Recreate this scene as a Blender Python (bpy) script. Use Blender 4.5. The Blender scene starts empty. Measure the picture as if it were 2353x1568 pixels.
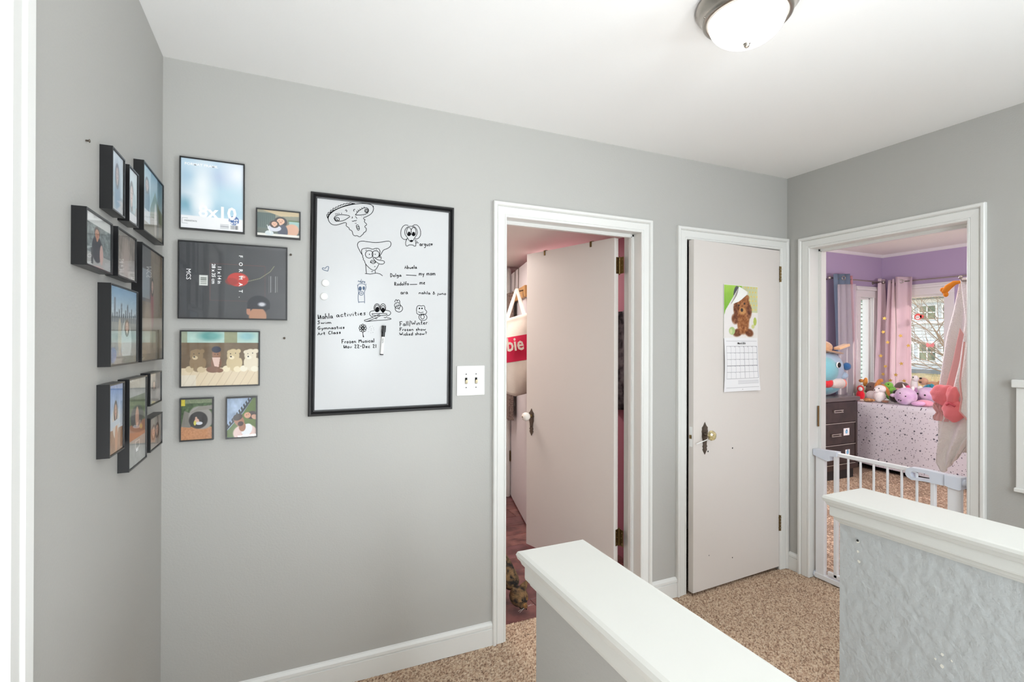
import bpy, bmesh, math, random
import numpy as np
from mathutils import Vector, Matrix
PI = math.pi
sc = bpy.context.scene
# ---------------------------------------------------------------- camera
cam_d = bpy.data.cameras.new('camera'); cam = bpy.data.objects.new('camera', cam_d)
sc.collection.objects.link(cam); sc.camera = cam
cam_d.sensor_fit = 'HORIZONTAL'; cam_d.sensor_width = 36.0; cam_d.lens = 36.0 * 1161.7 / 2353
cam_d.clip_start = 0.02; cam_d.clip_end = 300
CAM = Vector((-2.887, -2.193, 1.412))
def cam_rot(yaw, pit, rol):
    ca, sa = math.cos(yaw), math.sin(yaw); cb, sb = math.cos(pit), math.sin(pit); cc, s_ = math.cos(rol), math.sin(rol)
    Rz = Matrix(((ca, -sa, 0), (sa, ca, 0), (0, 0, 1))); Rx = Matrix(((1, 0, 0), (0, cb, -sb), (0, sb, cb)))
    Rr = Matrix(((cc, -s_, 0), (s_, cc, 0), (0, 0, 1))); B = Matrix(((1, 0, 0), (0, 0, -1), (0, 1, 0)))
    return Rr @ Rx @ B @ Rz
_R = cam_rot(0.42303758, -0.0017028, 0.00283116)
_M = (Matrix(((1, 0, 0), (0, -1, 0), (0, 0, -1))) @ _R).transposed().to_4x4(); _M.translation = CAM
cam.matrix_world = _M
# ---------------------------------------------------------------- light
sc.view_settings.view_transform = 'Standard'; sc.view_settings.look = 'None'
sc.view_settings.gamma = 1.0; sc.view_settings.use_curve_mapping = False
sc.view_settings.exposure = 0.0
sc.cycles.max_bounces = 10; sc.cycles.diffuse_bounces = 6; sc.cycles.transparent_max_bounces = 16
sc.cycles.caustics_reflective = False; sc.cycles.caustics_refractive = False
sc.cycles.sample_clamp_indirect = 8.0
w = bpy.data.worlds.new('sky'); sc.world = w; w.use_nodes = True
bg = w.node_tree.nodes['Background']; bg.inputs[0].default_value = (0.88, 0.94, 1.0, 1); bg.inputs[1].default_value = 2.1
def light(name, kind, loc, energy, col=(1, 1, 1), size=1.0, sy=None, target=None, radius=None):
    d = bpy.data.lights.new(name, kind); o = bpy.data.objects.new(name, d); sc.collection.objects.link(o)
    d.energy = energy; d.color = col; o.location = loc
    if kind == 'AREA':
        d.size = size
        if sy: d.shape = 'RECTANGLE'; d.size_y = sy
    if radius is not None: d.shadow_soft_size = radius
    if target is not None: o.rotation_euler = (Vector(target) - Vector(loc)).to_track_quat('-Z', 'Y').to_euler()
    return o
sun = light('sun', 'SUN', (20, -10, 15), 7.0, (1.0, 0.95, 0.86)); sun.data.angle = 0.01
sun.rotation_euler = Vector((-0.85, 0.30, -0.50)).to_track_quat('-Z', 'Y').to_euler()
# added fill standing in for daylight from unseen rooms behind the camera
light('added_fill_behind_camera', 'AREA', (-1.3, -4.05, 1.35), 4, (0.91, 0.96, 1.0), 3.0, 1.9, (-1.5, 0, 1.3))
light('added_fill_for_left_wall', 'AREA', (-0.05, -3.2, 1.5), 80, (0.86, 0.94, 1.0), 1.2, 1.2, (-3.2, -2.5, 1.35))  # fill added at the right wall to brighten the left one, no opening here
light('added_bedroom_fill', 'POINT', (1.7, -1.9, 1.4), 140, (1.0, 0.99, 0.93), radius=0.25)  # unseen fill added to brighten the bedroom, hangs well below its ceiling
light('small_room_ceiling_lamp', 'AREA', (-1.9, 1.3, 2.08), 20, (1.0, 0.88, 0.82), 0.5, 0.5, (-1.9, 1.5, 0))

light('added_stairwell_uplight', 'AREA', (-1.82, -2.95, -0.45), 24, (0.95, 0.98, 1.0), 0.8, 1.9, (-1.82, -2.95, 2.4))  # uplight added in the stairwell to brighten the hall ceiling
light('added_bedroom_second_fill', 'POINT', (0.9, 0.75, 1.9), 50, (1.0, 0.99, 0.95), radius=0.2)  # second unseen bedroom fill, added for the robe and bed side
light('added_small_room_fill', 'AREA', (-1.03, 1.15, 2.07), 6, (1.0, 0.88, 0.82), 0.16, 0.3, (-1.03, 1.15, 0))  # extra fill added to reach the mauve wall behind the open door
light('added_ceiling_uplight', 'AREA', (-2.85, -3.1, 0.45), 62, (0.95, 0.98, 1.0), 0.7, 0.7, (-2.75, -2.8, 2.4))  # uplight added behind the camera to brighten the hall ceiling
light('added_fill_for_right_wall', 'AREA', (-2.1, -4.05, 1.6), 58, (0.86, 0.94, 1.0), 0.7, 1.2, (0, -1.9, 1.75))  # unseen fill added to brighten the right wall

# ---------------------------------------------------------------- helpers
def lin(c):
    return tuple((x / 12.92 if x <= 0.04045 else ((x + 0.055) / 1.055) ** 2.4) for x in c)
def rgb(r, g, b): return lin((r / 255, g / 255, b / 255))
MATS = {}
def mat(name, col, rough=0.6, metal=0.0, bump=0.0, bscale=100.0, detail=2.0, var=0.0, vscale=20.0, col2=None, coat=0.0, sheen=0.0, spec=None, bdist=0.002, trans=0.0):
    if name in MATS: return MATS[name]
    m = bpy.data.materials.new(name); m.use_nodes = True; nt = m.node_tree; b = nt.nodes['Principled BSDF']
    b.inputs['Base Color'].default_value = (*col, 1); b.inputs['Roughness'].default_value = rough; b.inputs['Metallic'].default_value = metal
    if coat: b.inputs['Coat Weight'].default_value = coat
    if sheen: b.inputs['Sheen Weight'].default_value = sheen
    if spec is not None: b.inputs['Specular IOR Level'].default_value = spec
    tc = nt.nodes.new('ShaderNodeTexCoord')
    if bump:
        n = nt.nodes.new('ShaderNodeTexNoise'); n.inputs['Scale'].default_value = bscale; n.inputs['Detail'].default_value = detail
        bp = nt.nodes.new('ShaderNodeBump'); bp.inputs['Strength'].default_value = bump; bp.inputs['Distance'].default_value = bdist
        nt.links.new(tc.outputs['Object'], n.inputs['Vector']); nt.links.new(n.outputs['Fac'], bp.inputs['Height']); nt.links.new(bp.outputs['Normal'], b.inputs['Normal'])
    if var or col2:
        n2 = nt.nodes.new('ShaderNodeTexNoise'); n2.inputs['Scale'].default_value = vscale; n2.inputs['Detail'].default_value = 4
        r = nt.nodes.new('ShaderNodeValToRGB'); c2 = col2 or tuple(x * (1 - var) for x in col)
        r.color_ramp.elements[0].position = 0.38; r.color_ramp.elements[1].position = 0.62
        r.color_ramp.elements[0].color = (*c2, 1); r.color_ramp.elements[1].color = (*col, 1)
        nt.links.new(tc.outputs['Object'], n2.inputs['Vector']); nt.links.new(n2.outputs['Fac'], r.inputs[0]); nt.links.new(r.outputs[0], b.inputs['Base Color'])
    if trans:
        tl = nt.nodes.new('ShaderNodeBsdfTranslucent'); tl.inputs[0].default_value = (*col, 1)
        mx = nt.nodes.new('ShaderNodeMixShader'); mx.inputs[0].default_value = trans
        out = nt.nodes['Material Output']; nt.links.new(b.outputs[0], mx.inputs[1]); nt.links.new(tl.outputs[0], mx.inputs[2]); nt.links.new(mx.outputs[0], out.inputs[0])
    MATS[name] = m; return m
def glass_mat(name='clear_glass', tint=(1, 1, 1)):
    if name in MATS: return MATS[name]
    m = bpy.data.materials.new(name); m.use_nodes = True; nt = m.node_tree; nt.nodes.clear()
    o = nt.nodes.new('ShaderNodeOutputMaterial'); t = nt.nodes.new('ShaderNodeBsdfTransparent'); t.inputs[0].default_value = (*tint, 1)
    g = nt.nodes.new('ShaderNodeBsdfGlossy'); g.inputs['Roughness'].default_value = 0.02
    f = nt.nodes.new('ShaderNodeFresnel'); f.inputs[0].default_value = 1.5; mx = nt.nodes.new('ShaderNodeMixShader')
    ge = nt.nodes.new('ShaderNodeNewGeometry'); ml = nt.nodes.new('ShaderNodeMath'); ml.operation = 'MULTIPLY'; iv = nt.nodes.new('ShaderNodeMath'); iv.operation = 'SUBTRACT'; iv.inputs[0].default_value = 1.0
    nt.links.new(ge.outputs['Backfacing'], iv.inputs[1]); nt.links.new(f.outputs[0], ml.inputs[0]); nt.links.new(iv.outputs[0], ml.inputs[1]); nt.links.new(ml.outputs[0], mx.inputs[0]); nt.links.new(t.outputs[0], mx.inputs[1]); nt.links.new(g.outputs[0], mx.inputs[2]); nt.links.new(mx.outputs[0], o.inputs[0])
    MATS[name] = m; return m
def sheer_mat(name, col, op=0.5):
    if name in MATS: return MATS[name]
    m = bpy.data.materials.new(name); m.use_nodes = True; nt = m.node_tree; b = nt.nodes['Principled BSDF']; b.inputs['Base Color'].default_value = (*col, 1); b.inputs['Roughness'].default_value = 0.9
    t = nt.nodes.new('ShaderNodeBsdfTransparent'); mx = nt.nodes.new('ShaderNodeMixShader'); mx.inputs[0].default_value = op
    nt.links.new(t.outputs[0], mx.inputs[1]); nt.links.new(b.outputs[0], mx.inputs[2]); nt.links.new(mx.outputs[0], nt.nodes['Material Output'].inputs[0])
    MATS[name] = m; return m
def emit_mat(name, col, s):
    m = bpy.data.materials.new(name); m.use_nodes = True; nt = m.node_tree; b = nt.nodes['Principled BSDF']
    b.inputs['Base Color'].default_value = (*col, 1); b.inputs['Emission Color'].default_value = (*col, 1); b.inputs['Emission Strength'].default_value = s
    MATS[name] = m; return m
def vcol_mat(name='printed_paper', rough=0.35):
    if name in MATS: return MATS[name]
    m = bpy.data.materials.new(name); m.use_nodes = True; nt = m.node_tree; b = nt.nodes['Principled BSDF']; b.inputs['Roughness'].default_value = rough
    a = nt.nodes.new('ShaderNodeAttribute'); a.attribute_name = 'Col'; nt.links.new(a.outputs['Color'], b.inputs['Base Color'])
    MATS[name] = m; return m

class MB:
    def __init__(s): s.v = []; s.f = []; s.smooth = []
    def add(s, vs, fs, sm=False):
        o = len(s.v); s.v += [tuple(v) for v in vs]; s.f += [tuple(i + o for i in f) for f in fs]; s.smooth += [sm] * len(fs); return s
    def box(s, x0, x1, y0, y1, z0, z1, b=0.0):
        if x0 > x1: x0, x1 = x1, x0
        if y0 > y1: y0, y1 = y1, y0
        if z0 > z1: z0, z1 = z1, z0
        if b <= 0:
            v = [(x, y, z) for z in (z0, z1) for y in (y0, y1) for x in (x0, x1)]
            return s.add(v, [(0, 2, 3, 1), (4, 5, 7, 6), (0, 1, 5, 4), (2, 6, 7, 3), (0, 4, 6, 2), (1, 3, 7, 5)])
        # chamfered box
        b = min(b, (x1 - x0) / 2.01, (y1 - y0) / 2.01, (z1 - z0) / 2.01)
        bm = bmesh.new(); v = [bm.verts.new((x, y, z)) for z in (z0, z1) for y in (y0, y1) for x in (x0, x1)]
        for f in [(0, 2, 3, 1), (4, 5, 7, 6), (0, 1, 5, 4), (2, 6, 7, 3), (0, 4, 6, 2), (1, 3, 7, 5)]: bm.faces.new([v[i] for i in f])
        bmesh.ops.bevel(bm, geom=bm.edges[:], offset=b, segments=2, profile=0.5, affect='EDGES')
        return s.bm(bm)
    def bm(s, bm, sm=False, M=None):
        if M: bmesh.ops.transform(bm, matrix=M, verts=bm.verts)
        bm.verts.index_update(); s.add([tuple(v.co) for v in bm.verts], [[v.index for v in f.verts] for f in bm.faces], sm); bm.free(); return s
    def obox(s, c, ax, ay, az, b=0.0):
        """box about centre c with half-extent vectors"""
        c, ax, ay, az = map(Vector, (c, ax, ay, az)); m = MB(); lx, ly, lz = ax.length, ay.length, az.length
        m.box(-lx, lx, -ly, ly, -lz, lz, b); ux, uy, uz = ax / lx, ay / ly, az / lz
        return s.add([c + ux * p[0] + uy * p[1] + uz * p[2] for p in m.v], m.f)
    def ball(s, c, r, rot=None, nu=18, nv=12, sm=True, fn=None):
        if not hasattr(r, '__len__'): r = (r, r, r)
        R = rot.to_matrix() if rot is not None else Matrix.Identity(3); vs = []; fs = []
        for i in range(nv + 1):
            t = PI * i / nv
            for j in range(nu):
                a = 2 * PI * j / nu; d = Vector((math.sin(t) * math.cos(a), math.sin(t) * math.sin(a), math.cos(t)))
                k = fn(d) if fn else 1.0
                vs.append(Vector(c) + R @ Vector((d.x * r[0] * k, d.y * r[1] * k, d.z * r[2] * k)))
        for i in range(nv):
            for j in range(nu): fs.append((i * nu + j, (i + 1) * nu + j, (i + 1) * nu + (j + 1) % nu, i * nu + (j + 1) % nu))
        return s.add(vs, fs, sm)
    def tube(s, pts, r, n=8, sm=True, caps=True):
        pts = [Vector(p) for p in pts]; rr = r if hasattr(r, '__len__') else [r] * len(pts); vs = []; fs = []; up = None
        for i, p in enumerate(pts):
            d = (pts[min(i + 1, len(pts) - 1)] - pts[max(i - 1, 0)]).normalized()
            if up is None: up = d.orthogonal().normalized()
            up = (up - d * up.dot(d)); up = up.normalized() if up.length > 1e-6 else d.orthogonal().normalized()
            sd = d.cross(up)
            for k in range(n): a = 2 * PI * k / n; vs.append(p + (up * math.cos(a) + sd * math.sin(a)) * rr[i])
        for i in range(len(pts) - 1):
            for k in range(n): fs.append((i * n + k, i * n + (k + 1) % n, (i + 1) * n + (k + 1) % n, (i + 1) * n + k))
        s.add(vs, fs, sm)
        if caps: s.add(vs[:n], [tuple(range(n))[::-1]]); s.add(vs[-n:], [tuple(range(n))])
        return s
    def lathe(s, prof, c, axis=(0, 0, 1), n=32, sm=True):
        ax = Vector(axis).normalized(); u = ax.orthogonal().normalized(); w_ = ax.cross(u); c = Vector(c); vs = []; fs = []
        for (r, h) in prof:
            for k in range(n): a = 2 * PI * k / n; vs.append(c + ax * h + (u * math.cos(a) + w_ * math.sin(a)) * r)
        for i in range(len(prof) - 1):
            for k in range(n): fs.append((i * n + k, i * n + (k + 1) % n, (i + 1) * n + (k + 1) % n, (i + 1) * n + k))
        return s.add(vs, fs, sm)
    def prism(s, poly, d, M=None):
        """2-D polygon (x,y) extruded 0..d in z, then matrix"""
        n = len(poly); vs = [Vector((x, y, 0)) for x, y in poly] + [Vector((x, y, d)) for x, y in poly]
        if M: vs = [M @ v for v in vs]
        return s.add(vs, [tuple(range(n))[::-1], tuple(range(n, 2 * n))] + [(i, (i + 1) % n, (i + 1) % n + n, i + n) for i in range(n)])
    def sweep(s, rings, closed=True, caps=True):
        n = len(rings[0]); o = []; fs = []
        for r in rings: o += r
        for i in range(len(rings) - 1):
            for k in range(n if closed else n - 1): fs.append((i * n + k, i * n + (k + 1) % n, (i + 1) * n + (k + 1) % n, (i + 1) * n + k))
        if caps: fs += [tuple(range(n))[::-1], tuple(range((len(rings) - 1) * n, len(rings) * n))]
        return s.add(o, fs)
    def patch(s, L, R, n=24, m=24, fold=None, off=Vector((1, 0, 0)), th=0.004, sm=True):
        """cloth between two edge polylines with folds, given thickness along off"""
        def at(P, t):
            t *= len(P) - 1; i = min(int(t), len(P) - 2); return Vector(P[i]).lerp(Vector(P[i + 1]), t - i)
        vs = []; fs = []; off = Vector(off)
        for side in (0, 1):
            for i in range(n + 1):
                a, b = at(L, i / n), at(R, i / n)
                for j in range(m + 1): vs.append(a.lerp(b, j / m) + off * ((fold(j / m, i / n) if fold else 0) + side * th))
        N = (n + 1) * (m + 1); q = lambda i, j: i * (m + 1) + j
        for i in range(n):
            for j in range(m): fs.append((q(i, j), q(i, j + 1), q(i + 1, j + 1), q(i + 1, j))); fs.append((N + q(i, j), N + q(i + 1, j), N + q(i + 1, j + 1), N + q(i, j + 1)))
        for i in range(n): fs.append((q(i, 0), q(i + 1, 0), N + q(i + 1, 0), N + q(i, 0))); fs.append((q(i, m), N + q(i, m), N + q(i + 1, m), q(i + 1, m)))
        for j in range(m): fs.append((q(0, j), N + q(0, j), N + q(0, j + 1), q(0, j + 1))); fs.append((q(n, j), q(n, j + 1), N + q(n, j + 1), N + q(n, j)))
        return s.add(vs, fs, sm)
ORG = {}
def fin(o, name, label, cat, group, kind):
    if label: o['label'] = label
    if cat: o['category'] = cat
    if group: o['group'] = group
    if kind: o['kind'] = kind
def obj(name, mb, m, parent=None, label=None, cat=None, group=None, kind=None, cols=None):
    me = bpy.data.meshes.new(name)
    if parent is None:
        P = np.array(mb.v); org = Vector(((P[:, 0].min() + P[:, 0].max()) / 2, (P[:, 1].min() + P[:, 1].max()) / 2, P[:, 2].min()))
    else: org = ORG[parent.name]
    me.from_pydata([(v[0] - org.x, v[1] - org.y, v[2] - org.z) for v in mb.v], [], mb.f)
    me.polygons.foreach_set('use_smooth', mb.smooth)
    if cols is not None:
        a = me.color_attributes.new('Col', 'FLOAT_COLOR', 'POINT'); a.data.foreach_set('color', np.asarray(cols, dtype=np.float32).ravel())
    me.update(); me.materials.append(m)
    o = bpy.data.objects.new(name, me); sc.collection.objects.link(o); ORG[o.name] = org
    if parent is None: o.location = org
    else: o.parent = parent
    fin(o, name, label, cat, group, kind); return o
def thing(name, label, cat, loc, group=None, kind=None):
    o = bpy.data.objects.new(name, None); sc.collection.objects.link(o); o.location = loc; o.empty_display_size = 0.05
    ORG[o.name] = Vector(loc); fin(o, name, label, cat, group, kind); return o
def struct(name, mb, m, parent=None): return obj(name, mb, m, parent, kind=None if parent else 'structure')
def sthing(name, loc): return thing(name, None, None, loc, kind='structure')
def txt(body, size, m, M, parent, name='lettering', ext=0.0003, ax='LEFT', sx=1.0, bold=0.0):
    c = bpy.data.curves.new('t', 'FONT'); c.body = body; c.size = size; c.extrude = ext; c.align_x = ax; c.resolution_u = 2; c.offset = bold; c.space_character = 1.0
    t = bpy.data.objects.new('t', c); sc.collection.objects.link(t); bpy.context.view_layer.update()
    me = bpy.data.meshes.new_from_object(t.evaluated_get(bpy.context.evaluated_depsgraph_get())); bpy.data.objects.remove(t); bpy.data.curves.remove(c)
    mb = MB(); mb.add([M @ Vector((v.co.x * sx, v.co.y, v.co.z)) for v in me.vertices], [tuple(p.vertices) for p in me.polygons]); bpy.data.meshes.remove(me)
    return obj(name, mb, m, parent)
def basis(o, u, v):
    u = Vector(u).normalized(); v = Vector(v).normalized(); n = u.cross(v); return Matrix(((u.x, v.x, n.x, o[0]), (u.y, v.y, n.y, o[1]), (u.z, v.z, n.z, o[2]), (0, 0, 0, 1)))
# ---- painted prints: colour per vertex on a fine sheet
rs = np.random.RandomState(5)
class Cv:
    def __init__(s, w_, h, nx):
        s.w, s.h, s.nx, s.ny = w_, h, nx, max(2, int(nx * h / w_)); s.U, s.V = np.meshgrid(np.linspace(0, 1, s.nx), np.linspace(0, 1, s.ny)); s.a = h / w_
        s.I = np.ones((s.ny, s.nx, 3))
    def mix(s, m, c): c = np.array(c) / 255.0; s.I = s.I * (1 - m[..., None]) + c * m[..., None]; return s
    def fill(s, c): return s.mix(np.ones_like(s.U), c)
    def grad(s, c0, c1, v0=0, v1=1, ax='v', lo=None):
        T = s.V if ax == 'v' else s.U; t = np.clip((T - v0) / (v1 - v0), 0, 1); m = np.ones_like(t) if lo is None else lo
        col = (np.array(c0)[None, None] * (1 - t[..., None]) + np.array(c1)[None, None] * t[..., None]) / 255; s.I = s.I * (1 - m[..., None]) + col * m[..., None]; return s
    def ell(s, cx, cy, rx, ry, c, rot=0, soft=0.12, al=1.0):
        x = s.U - cx; y = (s.V - cy) * s.a; ry_ = ry * s.a; cr, sr = math.cos(rot), math.sin(rot); X = x * cr + y * sr; Y = -x * sr + y * cr
        d = np.sqrt((X / rx) ** 2 + (Y / ry_) ** 2); return s.mix(np.clip((1 - d) / soft + 0.5, 0, 1) * al, c)
    def rect(s, x0, x1, y0, y1, c, al=1.0): return s.mix(((s.U >= x0) & (s.U <= x1) & (s.V >= y0) & (s.V <= y1)).astype(float) * al, c)
    def poly(s, P, c, al=1.0):
        ins = np.zeros_like(s.U, bool); n = len(P)
        for i in range(n):
            x0, y0 = P[i]; x1, y1 = P[(i + 1) % n]
            if y0 == y1: continue
            k = ((s.V > min(y0, y1)) & (s.V <= max(y0, y1))) & (s.U < (x1 - x0) * (s.V - y0) / (y1 - y0) + x0); ins ^= k
        return s.mix(ins.astype(float) * al, c)
    def line(s, P, w_, c, al=1.0):
        m = np.zeros_like(s.U)
        for (x0, y0), (x1, y1) in zip(P, P[1:]):
            dx, dy = x1 - x0, (y1 - y0) * s.a; L = dx * dx + dy * dy + 1e-9; X = s.U - x0; Y = (s.V - y0) * s.a; t = np.clip((X * dx + Y * dy) / L, 0, 1)
            d = np.hypot(X - t * dx, Y - t * dy); m = np.maximum(m, np.clip(1.2 - d / w_, 0, 1))
        return s.mix(np.minimum(m, 1) * al, c)
    def noise(s, amp, k=4, region=None):
        n = np.zeros_like(s.U)
        for o in range(3):
            f = max(2, int(k * 2 ** o)); g = rs.rand(f + 2, f + 2); X = s.U * f; Y = s.V * f; i = X.astype(int); j = Y.astype(int); a = X - i; b = Y - j
            n += ((g[j, i] * (1 - a) + g[j, i + 1] * a) * (1 - b) + (g[j + 1, i] * (1 - a) + g[j + 1, i + 1] * a) * b - 0.5) / (1.4 ** o)
        n = n * amp / 255.0
        if region is not None: n = n * region
        s.I = np.clip(s.I + n[..., None], 0, 1); return s
    def face(s, cx, cy, r, skin=(196, 150, 125), hair=(40, 28, 24), body=None, long=True, rot=0.0):
        if body: s.ell(cx, cy - r * 2.1, r * 1.9, r * 1.5, body)
        if long: s.ell(cx, cy - r * 0.3, r * 1.35, r * 1.7, hair, rot)
        else: s.ell(cx, cy + r * 0.35, r * 1.08, r * 1.0, hair, rot)
        s.ell(cx, cy - r * 0.9, r * .4, r * .6, skin); s.ell(cx, cy - r * 0.12, r * 0.82, r * 1.0, skin, rot)
        for sx in (-1, 1): s.ell(cx + sx * r * .33, cy + r * .05, r * .13, r * .07, (40, 28, 24))
        s.ell(cx, cy - r * .52, r * .28, r * .09, (170, 80, 75)); s.ell(cx, cy - r * .2, r * .08, r * .12, tuple(int(x * .85) for x in skin)); return s
def print_sheet(name, cv, o, u, v, parent, m=None, bulge=None):
    o, u, v = Vector(o), Vector(u), Vector(v); U, V = cv.U.ravel(), cv.V.ravel()
    mb = MB(); P = np.array(o)[None] + U[:, None] * np.array(u)[None] + V[:, None] * np.array(v)[None]
    if bulge is not None: P = P + bulge(U, V)
    nx, ny = cv.nx, cv.ny; i, j = np.meshgrid(np.arange(ny - 1), np.arange(nx - 1), indexing='ij'); q = (i * nx + j).ravel()
    F = np.stack([q, q + 1, q + nx + 1, q + nx], 1); mb.v = P.tolist(); mb.f = F.tolist(); mb.smooth = [bulge is not None] * len(F)
    c = cv.I.reshape(-1, 3); c = np.where(c <= .04045, c / 12.92, ((c + .055) / 1.055) ** 2.4); cols = np.concatenate([c, np.ones((len(c), 1))], 1)
    return obj(name, mb, m or vcol_mat(), parent, cols=cols)
# ================================================================ materials
M_wall = mat('grey_wall_paint', rgb(176, 175, 171), 0.55, bump=0.28, bscale=140, detail=3, bdist=0.002)
M_wall2 = mat('grey_knockdown_paint', rgb(184, 187, 187), 0.5, bump=0.9, bscale=34, detail=5, bdist=0.006)
M_ceil = mat('white_ceiling_paint', rgb(244, 244, 243), 0.85, bump=0.2, bscale=60, detail=3)
M_trim = mat('white_gloss_trim', rgb(222, 222, 219), 0.32, bump=0.05, bscale=40)
M_door = mat('white_door_paint', rgb(216, 210, 205), 0.42, bump=0.06, bscale=18)
M_edge = mat('cream_door_edge', rgb(236, 229, 212), 0.5)
M_purple = mat('lavender_wall_paint', rgb(172, 156, 184), 0.7, bump=0.1, bscale=120)
M_mauve = mat('mauve_wall_paint', rgb(176, 112, 130), 0.7)
M_pinkwall = mat('warm_white_wall_paint', rgb(226, 219, 213), 0.7, bump=0.12, bscale=100)
M_brass = mat('aged_brass', rgb(120, 100, 66), 0.35, 0.9, bump=0.3, bscale=200)
M_pewter = mat('dark_pewter', rgb(112, 102, 92), 0.4, 0.85, bump=0.8, bscale=160, bdist=0.003)
M_porc = mat('white_porcelain', rgb(244, 240, 232), 0.12, coat=0.6)
M_nickel = mat('brushed_nickel', rgb(176, 170, 162), 0.28, 1.0)
M_black = mat('black_frame_plastic', rgb(17, 17, 19), 0.32)
M_white = mat('white_plastic', rgb(240, 240, 238), 0.3)
M_ivory = mat('ivory_plastic', rgb(226, 214, 180), 0.35)
M_dark = mat('dark_hole', rgb(20, 18, 16), 0.8)
M_ink = mat('black_marker_ink', rgb(18, 18, 20), 0.95, spec=.05)
M_blueink = mat('blue_grey_marker_ink', rgb(84, 100, 122), 0.95, spec=.05)
M_gate = mat('white_gate_enamel', rgb(232, 233, 236), 0.3)
M_gateb = mat('pale_grey_gate_plastic', rgb(214, 220, 232), 0.4)
M_glass = glass_mat()
M_carpet = mat('beige_brown_carpet', rgb(196, 170, 144), 0.95, bump=1.0, bscale=260, detail=2, col2=rgb(112, 84, 66), vscale=170, bdist=0.01)
M_wood = mat('reddish_wood_floor', rgb(140, 92, 86), 0.25, col2=rgb(92, 56, 54), vscale=9, bump=0.15, bscale=30)
H = 2.445; WT = 0.14; XL = -3.292; S = -4.2
# ================================================================ structure
mb = MB()  # back wall with the room door and the closet recess
mb.box(XL, -1.936, 0, WT, -0.02, H); mb.box(-1.936, -1.140, 0, WT, 2.003, H); mb.box(-1.140, -0.832, 0, WT, -0.02, H)
mb.box(-0.832, -0.074, 0, WT, 1.994, H); mb.box(-0.074, 0, 0, WT, -0.02, H); struct('wall_back', mb, M_wall)
mb = MB(); mb.box(0, WT, -0.153, 0, -0.02, H); mb.box(0, WT, -0.928, -0.153, 1.982, H); mb.box(0, WT, S, -0.928, -3.0, H); mb.box(0, WT, 0, WT, -0.02, H)
struct('wall_right', mb, M_wall)
mb = MB(); mb.box(XL - WT, XL, -1.160, WT, -0.02, H); mb.box(XL - WT, XL, -1.92, -1.160, 2.03, H); mb.box(XL - WT, XL, S, -1.92, -0.02, H); struct('wall_left', mb, M_wall)
mb = MB(); mb.box(XL - WT, WT, S - WT, S, -3.0, H); struct('wall_front', mb, M_wall)
mb = MB(); mb.box(XL - WT, WT, S - WT, WT, H, H + 0.1); struct('ceiling', mb, M_ceil)
# closet recess
mb = MB(); mb.box(-0.85, -0.832, WT, 0.75, -0.02, 2.3); mb.box(-0.074, -0.04, WT, 0.75, -0.02, 2.3); mb.box(-0.86, -0.04, 0.75, 0.78, -0.02, 2.3); mb.box(-0.86, -0.04, WT, 0.78, 2.3, 2.33); struct('wall_closet', mb, M_pinkwall)
# carpeted floor: pile built as raised tufts where it is near, flat slab elsewhere
mb = MB()
mb.box(XL, 0.02, -1.21, 0.0, -0.06, -0.006); mb.box(XL, -2.30, S, -1.21, -0.06, 0.0); mb.box(-1.30, 0.0, S, -1.21, -0.06, 0.0)
mb.box(-1.94, -1.13, 0, 0.118, -0.06, -0.006); mb.box(-0.86, -0.05, 0, 0.76, -0.06, -0.002); mb.box(0, WT, -0.93, -0.15, -0.06, -0.002)
fl = struct('floor', mb, M_carpet); ORGF = ORG[fl.name]
def pile(x0, x1, y0, y1, st, amp):
    nx = int((x1 - x0) / st); ny = int((y1 - y0) / st); X, Y = np.meshgrid(np.linspace(x0, x1, nx), np.linspace(y0, y1, ny))
    X = X + rs.uniform(-.3, .3, X.shape) * st; Y = Y + rs.uniform(-.3, .3, Y.shape) * st; Z = rs.uniform(-amp, 0.6 * amp, X.shape) + 0.0012 * np.sin(X * 9) * np.cos(Y * 11)
    m = MB(); m.v = np.stack([X.ravel(), Y.ravel(), Z.ravel()], 1).tolist(); i, j = np.meshgrid(np.arange(ny - 1), np.arange(nx - 1), indexing='ij'); q = (i * nx + j).ravel()
    m.f = np.stack([q, q + 1, q + nx + 1, q + nx], 1).tolist(); m.smooth = [True] * len(m.f); return m, X.ravel(), Y.ravel(), Z.ravel()
def pile_cols(n, Z, amp):
    pal = np.array([lin((r / 255, g / 255, b / 255)) for r, g, b in ((206, 182, 156), (186, 158, 134), (160, 130, 108), (120, 92, 74), (214, 194, 170))])
    c = pal[rs.choice(5, n, p=(.27, .28, .2, .12, .13))]; return np.concatenate([c, np.ones((n, 1))], 1)
M_pile = vcol_mat('carpet_yarn', 0.95)
for k, (x0, x1, y0, y1) in enumerate(((XL, 0.0, -1.205, 0.0), (-1.936, -1.14, 0.0, 0.12), (0.0, WT, -0.93, -0.15))):
    m, X, Y, Z = pile(x0, x1, y0, y1, 0.0052, 0.004)
    o = obj('carpet_pile', m, M_pile, fl, cols=pile_cols(len(X), Z, .004), kind='stuff')
# flight of stairs going down behind the photographer's side between the half walls
st = sthing('stairs', (-1.83, -1.2, -1.0))
for k in range(11):
    m = MB(); m.box(-2.275, -1.36, -1.21 - 0.25 * (k + 1), -1.21 - 0.25 * k, -0.19 * (k + 1) - 0.05, -0.19 * (k + 1), 0.008); obj('step', m, M_carpet, st)
    m = MB(); m.box(-2.275, -1.36, -1.21 - 0.25 * k - 0.01, -1.21 - 0.25 * k, -0.19 * (k + 1), -0.19 * k - 0.01); obj('riser', m, M_carpet, st)
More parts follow.
